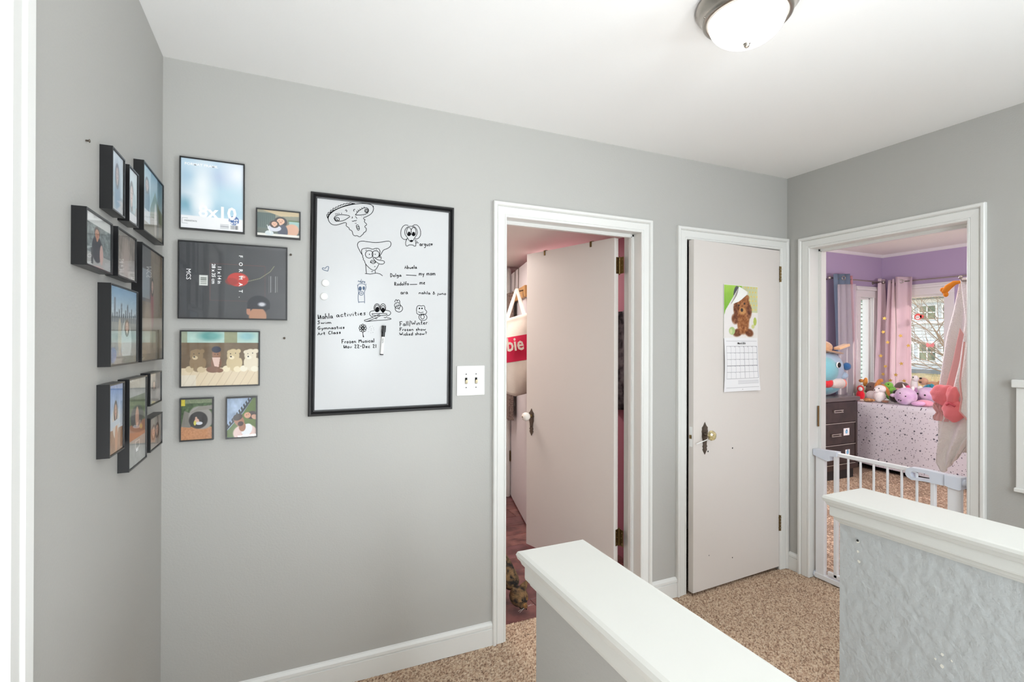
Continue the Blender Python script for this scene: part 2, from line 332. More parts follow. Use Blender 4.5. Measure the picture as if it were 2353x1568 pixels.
# ---- mitred mouldings
CAS = [(0, 0), (0, .008), (.003, .012), (.009, .013), (.012, .009), (.015, .012), (.046, .014), (.049, .010), (.052, .018), (.056, .022), (.066, .022), (.070, .018), (.070, 0)]
def casing(name, P, a, b, zt, prof=CAS, z0=0.0, sc_=1.0, kind='structure', parent=None):
    """P(u, out, z) -> world; runs up the side a, across at zt, down the side b"""
    m = MB(); sg = 1 if b > a else -1; rings = []
    for (u, z, du, dz) in ((a, z0, -sg, 0), (a, zt, -sg, 1), (b, zt, sg, 1), (b, z0, sg, 0)): rings.append([Vector(P(u + du * d * sc_, o, z + dz * d * sc_)) for d, o in prof])
    m.sweep(rings); return obj(name, m, M_trim, parent, kind=kind if parent is None else None)
PB = lambda u, o, z: (u, -o, z)        # on the back wall
PR = lambda u, o, z: (-o, u, z)        # on the right wall
PL = lambda u, o, z: (XL + o, u, z)    # on the left wall
casing('trim_1', PB, -1.931, -1.145, 2.000); casing('trim_2', PB, -0.828, -0.0735, 1.991); casing('trim_3', PR, -0.157, -0.924, 1.978)
LC = [(0, 0), (0, .012), (.005, .018), (.030, .018), (.034, .012), (.050, .012), (.054, .018), (.078, .020), (.084, .016), (.084, 0)]
casing('trim_4', PL, -1.160, -1.92, 2.03, LC)
def jamb(name, P, a, b, zt, dep, stop=0.06):
    m = MB(); t = 0.004
    def bx(u0, u1, d0, d1, z0, z1):
        p = [Vector(P(u, -d, z)) for u in (u0, u1) for d in (d0, d1) for z in (z0, z1)]; xs = [q.x for q in p]; ys = [q.y for q in p]; zs = [q.z for q in p]; m.box(min(xs), max(xs), min(ys), max(ys), min(zs), max(zs))
    s = 1 if b > a else -1
    bx(a - s * .006, a - s * .001, -.004, dep + .002, 0, zt + .003); bx(b + s * .001, b + s * .006, -.004, dep + .002, 0, zt + .003); bx(a, b, -.004, dep + .002, zt + .001, zt + .006)
    for d0, th, w_ in ((stop, .011, .034), (stop + .004, .015, .022)):
        bx(a - s * .001, a + s * th, d0, d0 + w_, 0, zt); bx(b + s * .001, b - s * th, d0, d0 + w_, 0, zt); bx(a, b, d0, d0 + w_, zt - th, zt + .001)
    return obj(name, m, M_trim, None, kind='structure')
jamb('trim_5', PB, -1.931, -1.145, 2.000, WT, 0.055); jamb('trim_6', PR, -0.157, -0.924, 1.978, WT, 0.07)
m = MB(); [m.box(*b_) for b_ in ((-0.834, -0.829, 0, WT, 0, 1.993), (-0.073, -0.0705, 0, WT, 0, 1.993), (-0.83, -0.073, 0, WT, 1.9905, 1.994))]; struct('trim_7', m, M_trim)
# baseboards
BB = [(0, 0), (.014, 0), (.014, .076), (.008, .079), (.014, .083), (.013, .095), (.006, .104), (0, .108)]
def base(name, P, a, b, th=BB):
    m = MB(); m.sweep([[Vector(P(u, o, z)) for o, z in th] for u in (a, b)]); return obj(name, m, M_trim, kind='structure')
base('baseboard_back', PB, XL, -2.001); base('baseboard_middle', PB, -1.075, -0.898); base('baseboard_corner', PR, -0.022, -0.087); base('baseboard_right', PR, -0.994, S); base('baseboard_left', PL, 0, -1.074)
# ---- half walls with moulded caps
M_cap = mat('satin_white_cap_paint', rgb(212, 212, 207), .4, bump=.05, bscale=30)
CAP = [(0, .868), (.004, .874), (.010, .878), (.012, .886), (.018, .889), (.019, .893), (.019, .917), (.024, .921), (.027, .929), (.031, .932), (.034, .941), (.031, .948), (.024, .951)]
def half_wall(name, x0, x1, m_):
    hw = sthing(name, ((x0 + x1) / 2, -1.21, 0))
    m = MB(); m.box(x0, x1, S, -1.209, -1.5, .93); obj('wall_face', m, m_, hw)
    rings = []
    for (ox, oy, x, y) in ((-1, 0, x0, S + .01), (-1, 1, x0, -1.209), (1, 1, x1, -1.209), (1, 0, x1, S + .01)): rings.append([Vector((x + ox * d, y + oy * d, z)) for d, z in CAP])
    m = MB(); m.sweep(rings, closed=False, caps=False); n = len(CAP) - 1
    t = [r[n] for r in rings]; m.add(t, [(0, 3, 2, 1)]); m.add([r[0] for r in rings], [(0, 1, 2, 3)]); obj('cap', m, M_cap, hw); return hw
hw1 = half_wall('wall_stair_left', -2.384, -2.277, M_wall); hw2 = half_wall('wall_stair_right', -1.359, -1.235, M_wall2)
def patchy(o, P, r, parent, m_, name='paint_chip', nrm=(-1, 0, 0)):
    m = MB(); n = 9; N = Vector(nrm); u = N.orthogonal().normalized(); v = N.cross(u); q = [Vector(P) + N * .0006 + (u * math.cos(2 * PI * k / n) + v * math.sin(2 * PI * k / n)) * r * random.uniform(.6, 1.1) for k in range(n)]; m.add(q, [tuple(range(n))]); return obj(name, m, m_, parent)
random.seed(3)
M_chip = mat('bare_plaster', rgb(226, 224, 214), 0.9)
for (y, z, r) in ((-1.262, .832, .006), (-1.262, .803, .004), (-1.265, .775, .005), (-1.47, .62, .004), (-1.49, .615, .003), (-1.47, .59, .005), (-1.455, .60, .003), (-1.60, .50, .006), (-1.56, .54, .003)): patchy(hw2, (-1.359, y, z), r, hw2, M_chip)
m = MB(); m.lathe([(.0035, 0), (.0015, .003), (0, .003)], (-1.3605, -1.262, .835), (-1, 0, 0), 10); obj('screw_hole', m, M_dark, hw2)

# ================================================================ doors
# door 1: slab swung into the small room
P1 = Vector((-1.213, .14, 0)); dd = Vector((-.279, .960, 0)).normalized(); nn = Vector((dd.y, -dd.x, 0))   # nn points away from the visible face
d1 = sthing('door_1', (P1.x, P1.y, .07))
def slab(name, p, d, n_, L, z0, z1, th, m_, parent, edge=None):
    m = MB(); q = [p, p + d * L, p + d * L + n_ * th, p + n_ * th]; m.add([(a.x, a.y, z) for z in (z0, z1) for a in q], [(3, 2, 1, 0), (4, 5, 6, 7), (0, 1, 5, 4), (1, 2, 6, 5), (2, 3, 7, 6), (3, 0, 4, 7)]); return obj(name, m, m_, parent)
slab('slab', P1, dd, nn, .725, .07, 1.995, .035, M_door, d1)
def plate(parent, c, u, n_, h=.178, m_=M_pewter, flip=False):
    """ornate pointed escutcheon centred on c"""
    pr = [(0, .5), (.006, .44), (.013, .38), (.022, .34), (.021, .27), (.024, .22), (.0215, .16), (.022, .05), (.016, -.05), (.0135, -.2), (.019, -.25), (.012, -.30), (.018, -.34), (.013, -.39), (.007, -.44), (0, -.5)]
    pts = [(x, z * h) for x, z in pr] + [(-x, z * h) for x, z in pr[-2:0:-1]]
    m = MB(); M = basis(c, u, (0, 0, 1)); M2 = M if M.col[2].xyz.dot(Vector(n_)) > 0 else M @ Matrix.Diagonal((1, 1, -1, 1))
    m.prism(pts, .003, M2); m.prism([(x * .7, z * .86) for x, z in pts], .0045, M2); return obj('rosette_plate', m, m_, parent)
kc = P1 + dd * .675
fn_ = -nn; PLT = Vector((kc.x, kc.y, .885)) + fn_ * .0005
plate(d1, PLT, dd, fn_)
m = MB(); KZ = .925; base_ = Vector((kc.x, kc.y, KZ)); m.lathe([(.011, 0), (.011, .006), (.008, .010), (.008, .024)], base_ + fn_ * .003, fn_, 20); obj('knob_shank', m, M_brass, d1)
kn = base_ + fn_ * .050; m = MB(); m.lathe([(0, -.027), (.012, -.026), (.022, -.019), (.028, -.006), (.0285, .006), (.024, .017), (.014, .024), (0, .026)], kn, fn_, 28); kb = obj('knob', m, M_porc, d1)
m = MB(); m.ball(kn + fn_ * .010 + Vector((0, 0, .019)) + dd * -.01, (.006, .006, .004), nu=10, nv=6); m.ball(kn + fn_ * .024 + dd * .006, (.005, .005, .005), nu=10, nv=6); obj('metal_inlay', m, M_brass, kb)
m = MB(); c_ = PLT + fn_ * .005 + Vector((0, 0, -.03)); m.ball(c_, (.003, .003, .005), nu=8, nv=6); obj('keyhole', m, M_dark, d1)
for t_ in (.17, .555):
    m = MB(); c_ = P1 + dd * t_; p = Vector((c_.x, c_.y, 1.982)) + fn_ * .0025; m.obox(p, dd * .006, fn_ * .0025, (0, 0, .016), .001); m.obox(Vector((c_.x, c_.y, 1.997)) + nn * .012 - dd * .006, dd * .011, nn * .016, (0, 0, .0015)); obj('hook_clip', m, M_brass, d1)
def hinge(parent, c, a, b, h=.092):
    """barrel at c; leaves reach along a and b"""
    m = MB(); c = Vector(c); r = .0058
    for k in range(5):
        z0 = c.z - h / 2 + k * h / 5; m.lathe([(0, 0), (r, .0004), (r, h / 5 - .0012), (0, h / 5 - .0008)], (c.x, c.y, z0), (0, 0, 1), 12, False)
    m.ball((c.x, c.y, c.z + h / 2 + .002), (.004, .004, .005), nu=8, nv=6); m.ball((c.x, c.y, c.z - h / 2 - .002), (.004, .004, .005), nu=8, nv=6)
    for q in (a, b):
        q = Vector(q); L = q.length; t = Vector((-q.y, q.x, 0)).normalized(); m.obox(c + q * .5, q * .5, t * .0014, (0, 0, h / 2))
        for s in (-1, 0, 1):
            for sd in (-1, 1): m.ball(c + q * (.62 + .15 * (s % 2)) + t * .0018 * sd + Vector((0, 0, s * h * .32)), (.0032, .0032, .0032), nu=8, nv=5)
    return obj('hinge', m, M_brass, parent)
for z in (1.842, .318): hinge(d1, (-1.169, .152, z), nn * -.030, (.0, -.038, 0))
# door 2: closet door standing a crack open
d2 = sthing('door_2', (-.078, 0, .02)); A2 = Vector((-.0745, -.004, 0)); B2 = Vector((-.815, -.047, 0)); e2 = (B2 - A2).normalized(); n2 = Vector((-e2.y, e2.x, 0)); n2 = n2 if n2.y > 0 else -n2
slab('slab', A2, e2, n2, (B2 - A2).length, .018, 1.985, .035, M_door, d2)
def on2(x, z, out=0.0): t = (x - A2.x) / e2.x; p = A2 + e2 * t - n2 * out; return Vector((p.x, p.y, z))
plate(d2, on2(-.728, .872, .0005), e2, -n2, .182)
m = MB(); m.lathe([(.010, 0), (.010, .008), (.007, .012), (.007, .030)], on2(-.728, .895, .004), -n2, 20); obj('knob_shank', m, M_pewter, d2)
M_xtal = mat('amber_cut_glass', rgb(214, 196, 140), 0.08, coat=1.0, spec=1.0, col2=rgb(120, 104, 62), vscale=60)
m = MB(); m.lathe([(.012, 0), (.020, .004), (.028, .012), (.029, .020), (.024, .030), (.014, .034), (0, .030)], on2(-.728, .895, .032), -n2, 12, False); obj('knob', m, M_xtal, d2)
m = MB(); m.tube([on2(-.805, .848, .012), on2(-.75, .868, .03), on2(-.728, .888, .05)], .0028, 6); obj('door_tie', m, M_white, d2)
m = MB(); c_ = B2 + n2 * .017; m.obox((c_.x, c_.y, .885), n2 * .010, e2 * .0015, (0, 0, .055)); obj('latch_plate', m, M_white, d2)
m = MB(); m.obox((c_.x + e2.x * .003, c_.y + e2.y * .003, .885), n2 * .006, e2 * .004, (0, 0, .010)); obj('latch_bolt', m, M_brass, d2)
for (x, z, r) in ((-.700, .795, .005), (-.498, .795, .005), (-.69, .205, .003), (-.497, .155, .004)):
    m = MB(); m.lathe([(0, .0006), (r * .7, .0006), (r, 0)], on2(x, z, .0002), -n2, 8); obj('drill_hole', m, M_dark, d2)
for z in (1.838, .290): hinge(d2, (-.0685, -.0075, z), (-.010, 0.0, 0), (.009, 0.0, 0), .098)
# door 3: bedroom door swung into the bedroom and mostly hidden by the jamb
d3 = sthing('door_3', (.16, -.94, .02)); e3 = Vector((math.cos(math.radians(16)), math.sin(math.radians(16)), 0)); n3 = Vector((e3.y, -e3.x, 0))
slab('slab', Vector((.165, -.925, 0)), e3, n3, .74, .02, 1.97, .035, M_door, d3)
m = MB(); m.box(.056, .10, -.1635, -.1625, .905, 1.03, 0); sp = obj('trim_9', m, mat('worn_brass', rgb(150, 120, 80), .5, .8), kind='structure')
# door 4: closed door beyond the left casing (outside the frame)
d4 = sthing('door_4', (XL - .03, -1.5, .02)); m = MB(); m.box(XL - .05, XL - .015, -1.915, -1.165, .02, 2.025, .002); obj('slab', m, M_door, d4)
# wall panel on the right wall
wp = thing('wall_panel', 'white trimmed wooden panel on the grey wall right of the bedroom doorway', 'panel', (0, -1.4, .79))
m = MB(); m.box(-.022, 0, -1.72, -1.101, .79, 1.222, .003); obj('board', m, M_trim, wp); m = MB(); m.box(-.036, 0, -1.735, -1.090, 1.222, 1.256, .004); obj('top_rail', m, M_trim, wp); m = MB(); m.box(-.030, 0, -1.725, -1.097, .775, .792, .003); obj('bottom_rail', m, M_trim, wp)

# ================================================================ small room behind door 1
RX0, RX1, RY1 = -2.75, -0.86, 2.62
m = MB(); m.box(RX0, RX1 + .02, .118, RY1, -.06, -.012); struct('floor_room', m, M_wood)
fr = bpy.data.objects['floor_room']
k = 0
for i in range(14):
    y0 = .125 + i * .176; off = (i * .43) % 1.0
    for j in range(-1, 3):
        x0 = RX0 + off * 1.1 - 1.1 + j * 1.1 + 0.0; x1 = x0 + 1.097; x0 = max(x0, RX0); x1 = min(x1, RX1)
        if x1 - x0 < .05: continue
        mm = mat('wood_plank_%d' % (k % 4), rgb(*((132, 84, 80), (116, 72, 70), (142, 96, 90), (124, 80, 82))[k % 4]), .28, col2=rgb(92, 56, 56), vscale=12, bump=.1, bscale=40)
        m = MB(); m.box(x0, x1, y0, y0 + .174, -.012, -.003, .0015); obj('plank', m, mm, fr); k += 1
m = MB(); m.box(RX0 - .1, RX0, WT, RY1, -.05, 2.10); struct('wall_room_left', m, M_pinkwall)
m = MB(); m.box(RX0 - .1, RX1 + .1, RY1, RY1 + .1, -.05, 2.10); struct('wall_room_back', m, M_pinkwall)
m = MB(); m.box(RX1, RX1 + .008, WT, RY1, -.05, 2.10); struct('wall_room_right', m, M_mauve)
m = MB(); m.box(RX0 - .1, RX1 + .1, WT, RY1 + .1, 2.10, 2.2); struct('ceiling_room', m, M_pinkwall)
d5 = sthing('door_5', (-.986, 2.063, 0)); q0 = Vector((-.99, 2.05, 0)); q1 = Vector((-1.215, 1.205, 0)); e5 = (q1 - q0).normalized(); n5 = Vector((-e5.y, e5.x, 0)); n5 = n5 if n5.x > 0 else -n5
slab('slab', q0, e5, n5, (q1 - q0).length, .01, 2.03, .035, mat('pale_lilac_door_paint', rgb(216, 212, 216), .4), d5)
m = MB(); m.box(-1.075, -1.0, 2.03, 2.06, 0, 2.08); m.box(-1.065, -1.05, 2.022, 2.06, 0, 2.08); m.box(-1.03, -1.015, 2.022, 2.06, 0, 2.08); struct('trim_8', m, M_trim)
m = MB(); m.box(-2.75, -1.0, 2.06, RY1, 0, 2.10); struct('wall_room_return', m, M_pinkwall)
m = MB(); m.box(-1.0, -0.86, 2.10, RY1, 0, 2.10); struct('wall_room_jog', m, M_pinkwall)
for z in (.37, 1.75): hinge(d5, (-1.003, 2.025, z), (0, .018, 0), e5 * .018, .09)
f5 = -n5
def on5(t, z, out): p = q0 + e5 * t + f5 * out; return Vector((p.x, p.y, z))
hr = thing('over_door_hook_rack', 'thin metal hooks with a wooden peg bar hanging over the pale inner door', 'hook rack', on5(.45, 1.75, .01))
for t_ in (.25, .42):
    m = MB(); m.tube([on5(t_, 2.034, -.03), on5(t_, 2.036, .003), on5(t_, 1.80, .006)], .003, 6); obj('hook_strap', m, M_pewter, hr)
m = MB(); m.obox(on5(.56, 1.80, .016), e5 * .26, f5 * .010, (0, 0, .045), .003); obj('peg_bar', m, mat('honey_wood', rgb(178, 134, 82), .5), hr)
for t_ in (.36, .56, .76):
    m = MB(); m.tube([on5(t_, 1.81, .025), on5(t_, 1.80, .065), on5(t_, 1.818, .08)], .005, 8); obj('peg', m, M_pewter, hr)
# woven strip organiser and tote bag
M_weave = mat('brown_woven_fabric', rgb(138, 122, 114), .9, col2=rgb(100, 84, 78), vscale=110, bump=.9, bscale=130, bdist=.006)
wo = thing('hanging_organizer', 'long brown woven fabric strip hanging behind the tote bag', 'organizer', on5(.3, .75, .03))
m = MB(); m.obox(on5(.24, 1.29, .055), e5 * .13, f5 * .022, (0, 0, .53), .006); obj('panel', m, M_weave, wo)
for z in (.76, 1.815): m = MB(); m.obox(on5(.24, z, .056), e5 * .134, f5 * .025, (0, 0, .012), .003); obj('hem', m, M_weave, wo)
M_canvas = mat('cream_canvas', rgb(226, 216, 204), .9, bump=.4, bscale=90, var=.06, vscale=12)
M_bagred = mat('crimson_print', rgb(204, 30, 72), .85, bump=.3, bscale=90)
tb = thing('tote_bag', 'cream canvas tote bag with a crimson band and white script lettering', 'bag', (-1.325, 1.20, 1.05))
BGC = Vector((-1.322, 1.195, 0)); BGU = Vector((.80, -.60, 0)).normalized(); BGN = Vector((-.60, -.80, 0)).normalized()
def bw(u, z, out): p = BGC + BGU * u + BGN * out; return Vector((p.x, p.y, z))
def bagpt(a, zf):
    """a 0..1 round the outline, zf height"""
    z = 1.045 + zf * .56; bul = math.sin(PI * min(1, .12 + zf * .95)) ** .6; w_ = .185 * (0.80 + .2 * bul) * (1 if zf > .12 else .70 + 2.5 * zf) * (1 if zf < .8 else 1 - (zf - .8) * 1.3); d_ = .018 + .055 * bul * (1 - .45 * zf)
    u = math.cos(a) ; v = math.sin(a); u = math.copysign(abs(u) ** .75, u); v = math.copysign(abs(v) ** .8, v)
    wr = .005 * math.sin(5 * a + zf * 9) * (zf < .97); return bw(u * w_, z - (.03 * (1 - abs(u)) if zf < .08 else 0) + (.03 * u if zf > .2 else 0), v * (d_ + wr))
def bag_band(z0, z1, n, m_, name, parent, eps=0.0, caps=False):
    m = MB(); rings = [[bagpt(2 * PI * k / 40, z0 + (z1 - z0) * i / n) + (BGN * eps if math.sin(2 * PI * k / 40) > 0 else Vector()) for k in range(40)] for i in range(n + 1)]
    m.sweep(rings, caps=caps); m.smooth = [True] * len(m.f); return obj(name, m, m_, parent)
bag_band(0.0, 0.995, 24, M_canvas, 'bag_body', tb, caps=True); bag_band(.40, .73, 8, M_bagred, 'printed_band', tb, .0012)
for s_ in (-.075, .06):
    tp_ = on5(.76, 1.822, .075); q_ = bw(s_, 1.585 + s_ * .15, .005); wv = BGU * .015
    m = MB(); m.patch([q_ - wv, q_.lerp(tp_, .5) - wv, tp_ - wv * .8], [q_ + wv, q_.lerp(tp_, .5) + wv, tp_ + wv * .8], 10, 3, off=BGN, th=.004); obj('strap', m, M_canvas, tb)
Mx = basis(bw(-.205, 1.325, .079), BGU, (0, .0, 1)) @ Matrix.Rotation(math.radians(7), 4, 'Z') @ Matrix.Shear('XY', 4, (.35, 0))
txt('Barbie', .135, M_canvas, Mx, tb, 'lettering', .001, sx=.80, bold=.003)
# dark clothes glimpsed through the hinge gap
m = MB(); m.patch([(-.885, .40, 1.62), (-.90, .36, 1.1), (-.885, .38, .98)], [(-.885, .95, 1.58), (-.90, 1.0, 1.1), (-.885, .95, .95)], 16, 20, lambda s, t: -.02 * math.sin(s * 25) - .02, (1, 0, 0), .01)
obj('hanging_clothes', m, mat('black_grey_fabric', rgb(34, 32, 38), .9, col2=rgb(120, 116, 120), vscale=16), label='dark patterned clothes on the mauve wall seen through the hinge gap', cat='clothes')
# ---------------------------------------------------------------- cat
def skin_body(name, verts, edges, radii, m_, parent, sub=2):
    me = bpy.data.meshes.new(name); org = ORG[parent.name]; me.from_pydata([tuple(Vector(v) - org) for v in verts], edges, []); me.materials.append(m_); o = bpy.data.objects.new(name, me); sc.collection.objects.link(o); o.parent = parent; ORG[o.name] = org
    s = o.modifiers.new('skin', 'SKIN')
    for i, r in enumerate(radii): me.skin_vertices[0].data[i].radius = (r, r) if not hasattr(r, '__len__') else r
    me.skin_vertices[0].data[0].use_root = True; s.use_smooth_shade = True; b = o.modifiers.new('sub', 'SUBSURF'); b.levels = sub; b.render_levels = sub; return o
M_fur = mat('tortoiseshell_fur', rgb(128, 98, 64), .9, col2=rgb(24, 20, 18), vscale=34, bump=1.0, bscale=170, bdist=.006)
M_furo = mat('ginger_fur', rgb(150, 108, 62), .9, col2=rgb(60, 42, 28), vscale=40, bump=.8, bscale=200, bdist=.004)
ct = thing('cat', 'dark brown tabby cat sniffing the wooden floor at the doorway threshold', 'cat', (-1.80, .30, -.004))
CT = lambda q: (-1.82 + (q[0] + 1.875) * 1.22, .15 + (q[1] - .15) * 1.22, q[2] * 1.30)
B = [(-1.955, .53, .155), (-1.93, .46, .175), (-1.90, .38, .18), (-1.875, .31, .165), (-1.85, .26, .12), (-1.835, .22, .078),   # 0-5 spine to head
     (-1.92, .50, .09), (-1.905, .52, .03), (-1.90, .49, .008), (-2.0, .52, .09), (-2.01, .54, .03), (-2.0, .50, .008),        # hind legs
     (-1.885, .33, .08), (-1.885, .33, .03), (-1.88, .30, .008), (-1.945, .31, .08), (-1.95, .30, .03), (-1.945, .275, .008),  # front legs
     (-1.97, .60, .14), (-1.99, .70, .09), (-2.05, .77, .05)]
Ed = [(0, 1), (1, 2), (2, 3), (3, 4), (4, 5), (0, 6), (6, 7), (7, 8), (0, 9), (9, 10), (10, 11), (3, 12), (12, 13), (13, 14), (3, 15), (15, 16), (16, 17), (0, 18), (18, 19), (19, 20)]
Rd = [.068, .075, .072, .064, .044, .040, .042, .016, .014, .042, .016, .014, .024, .015, .015, .024, .015, .015, .020, .016, .012]
B = [CT(q) for q in B]; Rd = [r * 1.2 for r in Rd]
skin_body('body', B, Ed, Rd, M_fur, ct)
hd = Vector((-1.765, .205, .080)); hq = Vector((.25, -.62, -.74)).normalized(); hrot = hq.to_track_quat('Z', 'Y')
def catp(x, y, z): return hd + hrot @ (Vector((x, y, z)) * 1.12)
m = MB(); m.ball(hd, (.050, .046, .052), hrot); m.ball(catp(0, -.004, .040), (.022, .019, .022), hrot); hh = obj('head', m, M_fur, ct)
m = MB(); m.ball(catp(0, .012, .046), (.013, .012, .018), hrot, 10, 8); obj('muzzle', m, M_furo, hh)
m = MB(); m.ball(catp(.012, .028, .012), (.015, .010, .026), hrot, 12, 8); obj('ginger_patch', m, M_furo, hh)
for s_ in (-1, 1):
    m = MB(); bp = catp(s_ * .028, .020, -.022); m.lathe([(.021, -.006), (.018, .012), (.010, .032), (.001, .050)], bp, hrot @ Vector((s_ * .65, .75, -.45)).normalized(), 10); obj('ear', m, M_fur, hh)
    m = MB(); m.ball(catp(s_ * .017, .030, .024), .005, nu=10, nv=8); obj('eye', m, M_dark, hh)
    m = MB()
    for k in range(2): m.tube([catp(s_ * .012, .012, .056), catp(s_ * (.045 + .004 * k), .004 + .01 * k, .055 + .008 * k)], .0004, 4)
    obj('whiskers', m, M_white, hh)
m = MB(); m.ball(catp(0, .008, .063), (.005, .004, .004), hrot, 8, 6); obj('nose', m, M_dark, hh)

# ================================================================ ceiling light
L0 = (-1.612, -1.088)
cl = thing('ceiling_light', 'round flush ceiling light with a brushed nickel ring and glowing glass dome', 'lamp', (L0[0], L0[1], H))
m = MB(); m.lathe([(.138, H), (.145, H - .004), (.146, H - .016), (.136, H - .026), (.128, H - .044), (.126, H - .052), (.120, H - .056), (.112, H - .056), (.110, H - .050), (.110, H - .02), (.0, H - .02)], (L0[0], L0[1], 0), (0, 0, 1), 64); obj('ring', m, M_nickel, cl)
nv = 14; prof = [(.109 * math.sin(PI / 2 * (1 - i / nv)) ** .9, H - .052 - .072 * (1 - math.cos(PI / 2 * i / nv)) * 1.0 - .0) for i in range(nv + 1)]
prof = [(.110 * math.cos(PI / 2 * i / nv), H - .050 - .078 * math.sin(PI / 2 * i / nv)) for i in range(nv + 1)]
m = MB(); m.lathe(prof, (L0[0], L0[1], 0), (0, 0, 1), 64)
m.v = [((x - L0[0]) * (1 + .006 * math.sin(32 * math.atan2(y - L0[1], x - L0[0]))) + L0[0], (y - L0[1]) * (1 + .006 * math.sin(32 * math.atan2(y - L0[1], x - L0[0]))) + L0[1], z) for x, y, z in m.v]
obj('glass_dome', m, emit_mat('lit_ribbed_glass', (1.0, .98, .94), 1.6), cl)
m = MB(); m.lathe([(0, -.011), (.005, -.010), (.0085, -.006), (.0075, -.002), (.011, .0), (.011, .004), (.0, .006)], (L0[0], L0[1], H - .128), (0, 0, 1), 24); obj('finial', m, M_nickel, cl)
for a_ in (0.6, 2.7, 4.8): m = MB(); m.ball((L0[0] + .127 * math.cos(a_), L0[1] + .127 * math.sin(a_), H - .046), .004, nu=10, nv=6); obj('ring_screw', m, M_nickel, cl)
lp = light('ceiling_bulb', 'POINT', (L0[0], L0[1], H - .24), 0.6, (1.0, .95, .89), radius=.09)

# ================================================================ light switch
sw = thing('light_switch', 'white double toggle switch plate beside the whiteboard', 'switch', (-2.1075, 0, 1.166))
m = MB(); m.box(-2.175, -2.040, -.006, 0, 1.166, 1.302, .003); obj('switch_plate', m, M_white, sw)
for x in (-2.131, -2.083):
    m = MB(); m.box(x - .0055, x + .0055, -.0066, -.004, 1.220, 1.248); sl = obj('toggle_slot', m, M_dark, sw)
    m = MB(); m.obox((x, -.012, 1.230), (.0045, 0, 0), (0, -.008, .004), (0, .002, .005), .001); obj('toggle', m, M_ivory, sw)
    for z in (1.203, 1.264): m = MB(); m.ball((x, -.006, z), (.0028, .0015, .0028), nu=10, nv=6); obj('screw', m, M_dark, sw)

# ================================================================ whiteboard
def BW(x, y): return (-2.4965 + x / 2000, 1.5615 + y / 2000)
wb = thing('whiteboard', 'magnetic whiteboard in a black moulded frame covered in marker doodles and notes', 'whiteboard', (-2.4965, 0, 1.11))
FP = [(0, 0), (0, .014), (-.004, .020), (-.010, .021), (-.012, .017), (-.016, .019), (-.019, .015), (-.024, .014), (-.024, 0)]
m = MB(); rings = []
for (x, z, sx, sz) in ((-2.800, 1.110, 1, 1), (-2.792, 2.014, 1, -1), (-2.193, 2.014, -1, -1), (-2.199, 1.110, -1, 1), (-2.800, 1.110, 1, 1)): rings.append([Vector((x - sx * d, -o, z - sz * d)) for d, o in FP])
m.sweep(rings, caps=False); obj('frame', m, M_black, wb)
m = MB(); m.add([(-2.778, -.010, 1.130), (-2.219, -.010, 1.130), (-2.214, -.010, 1.992), (-2.770, -.010, 1.992), (-2.778, -.002, 1.130), (-2.219, -.002, 1.130), (-2.214, -.002, 1.992), (-2.770, -.002, 1.992)], [(0, 1, 2, 3), (7, 6, 5, 4), (0, 4, 5, 1), (1, 5, 6, 2), (2, 6, 7, 3), (3, 7, 4, 0)])
board = obj('board', m, mat('glossy_whiteboard', rgb(196, 197, 198), .22, spec=.25), wb)
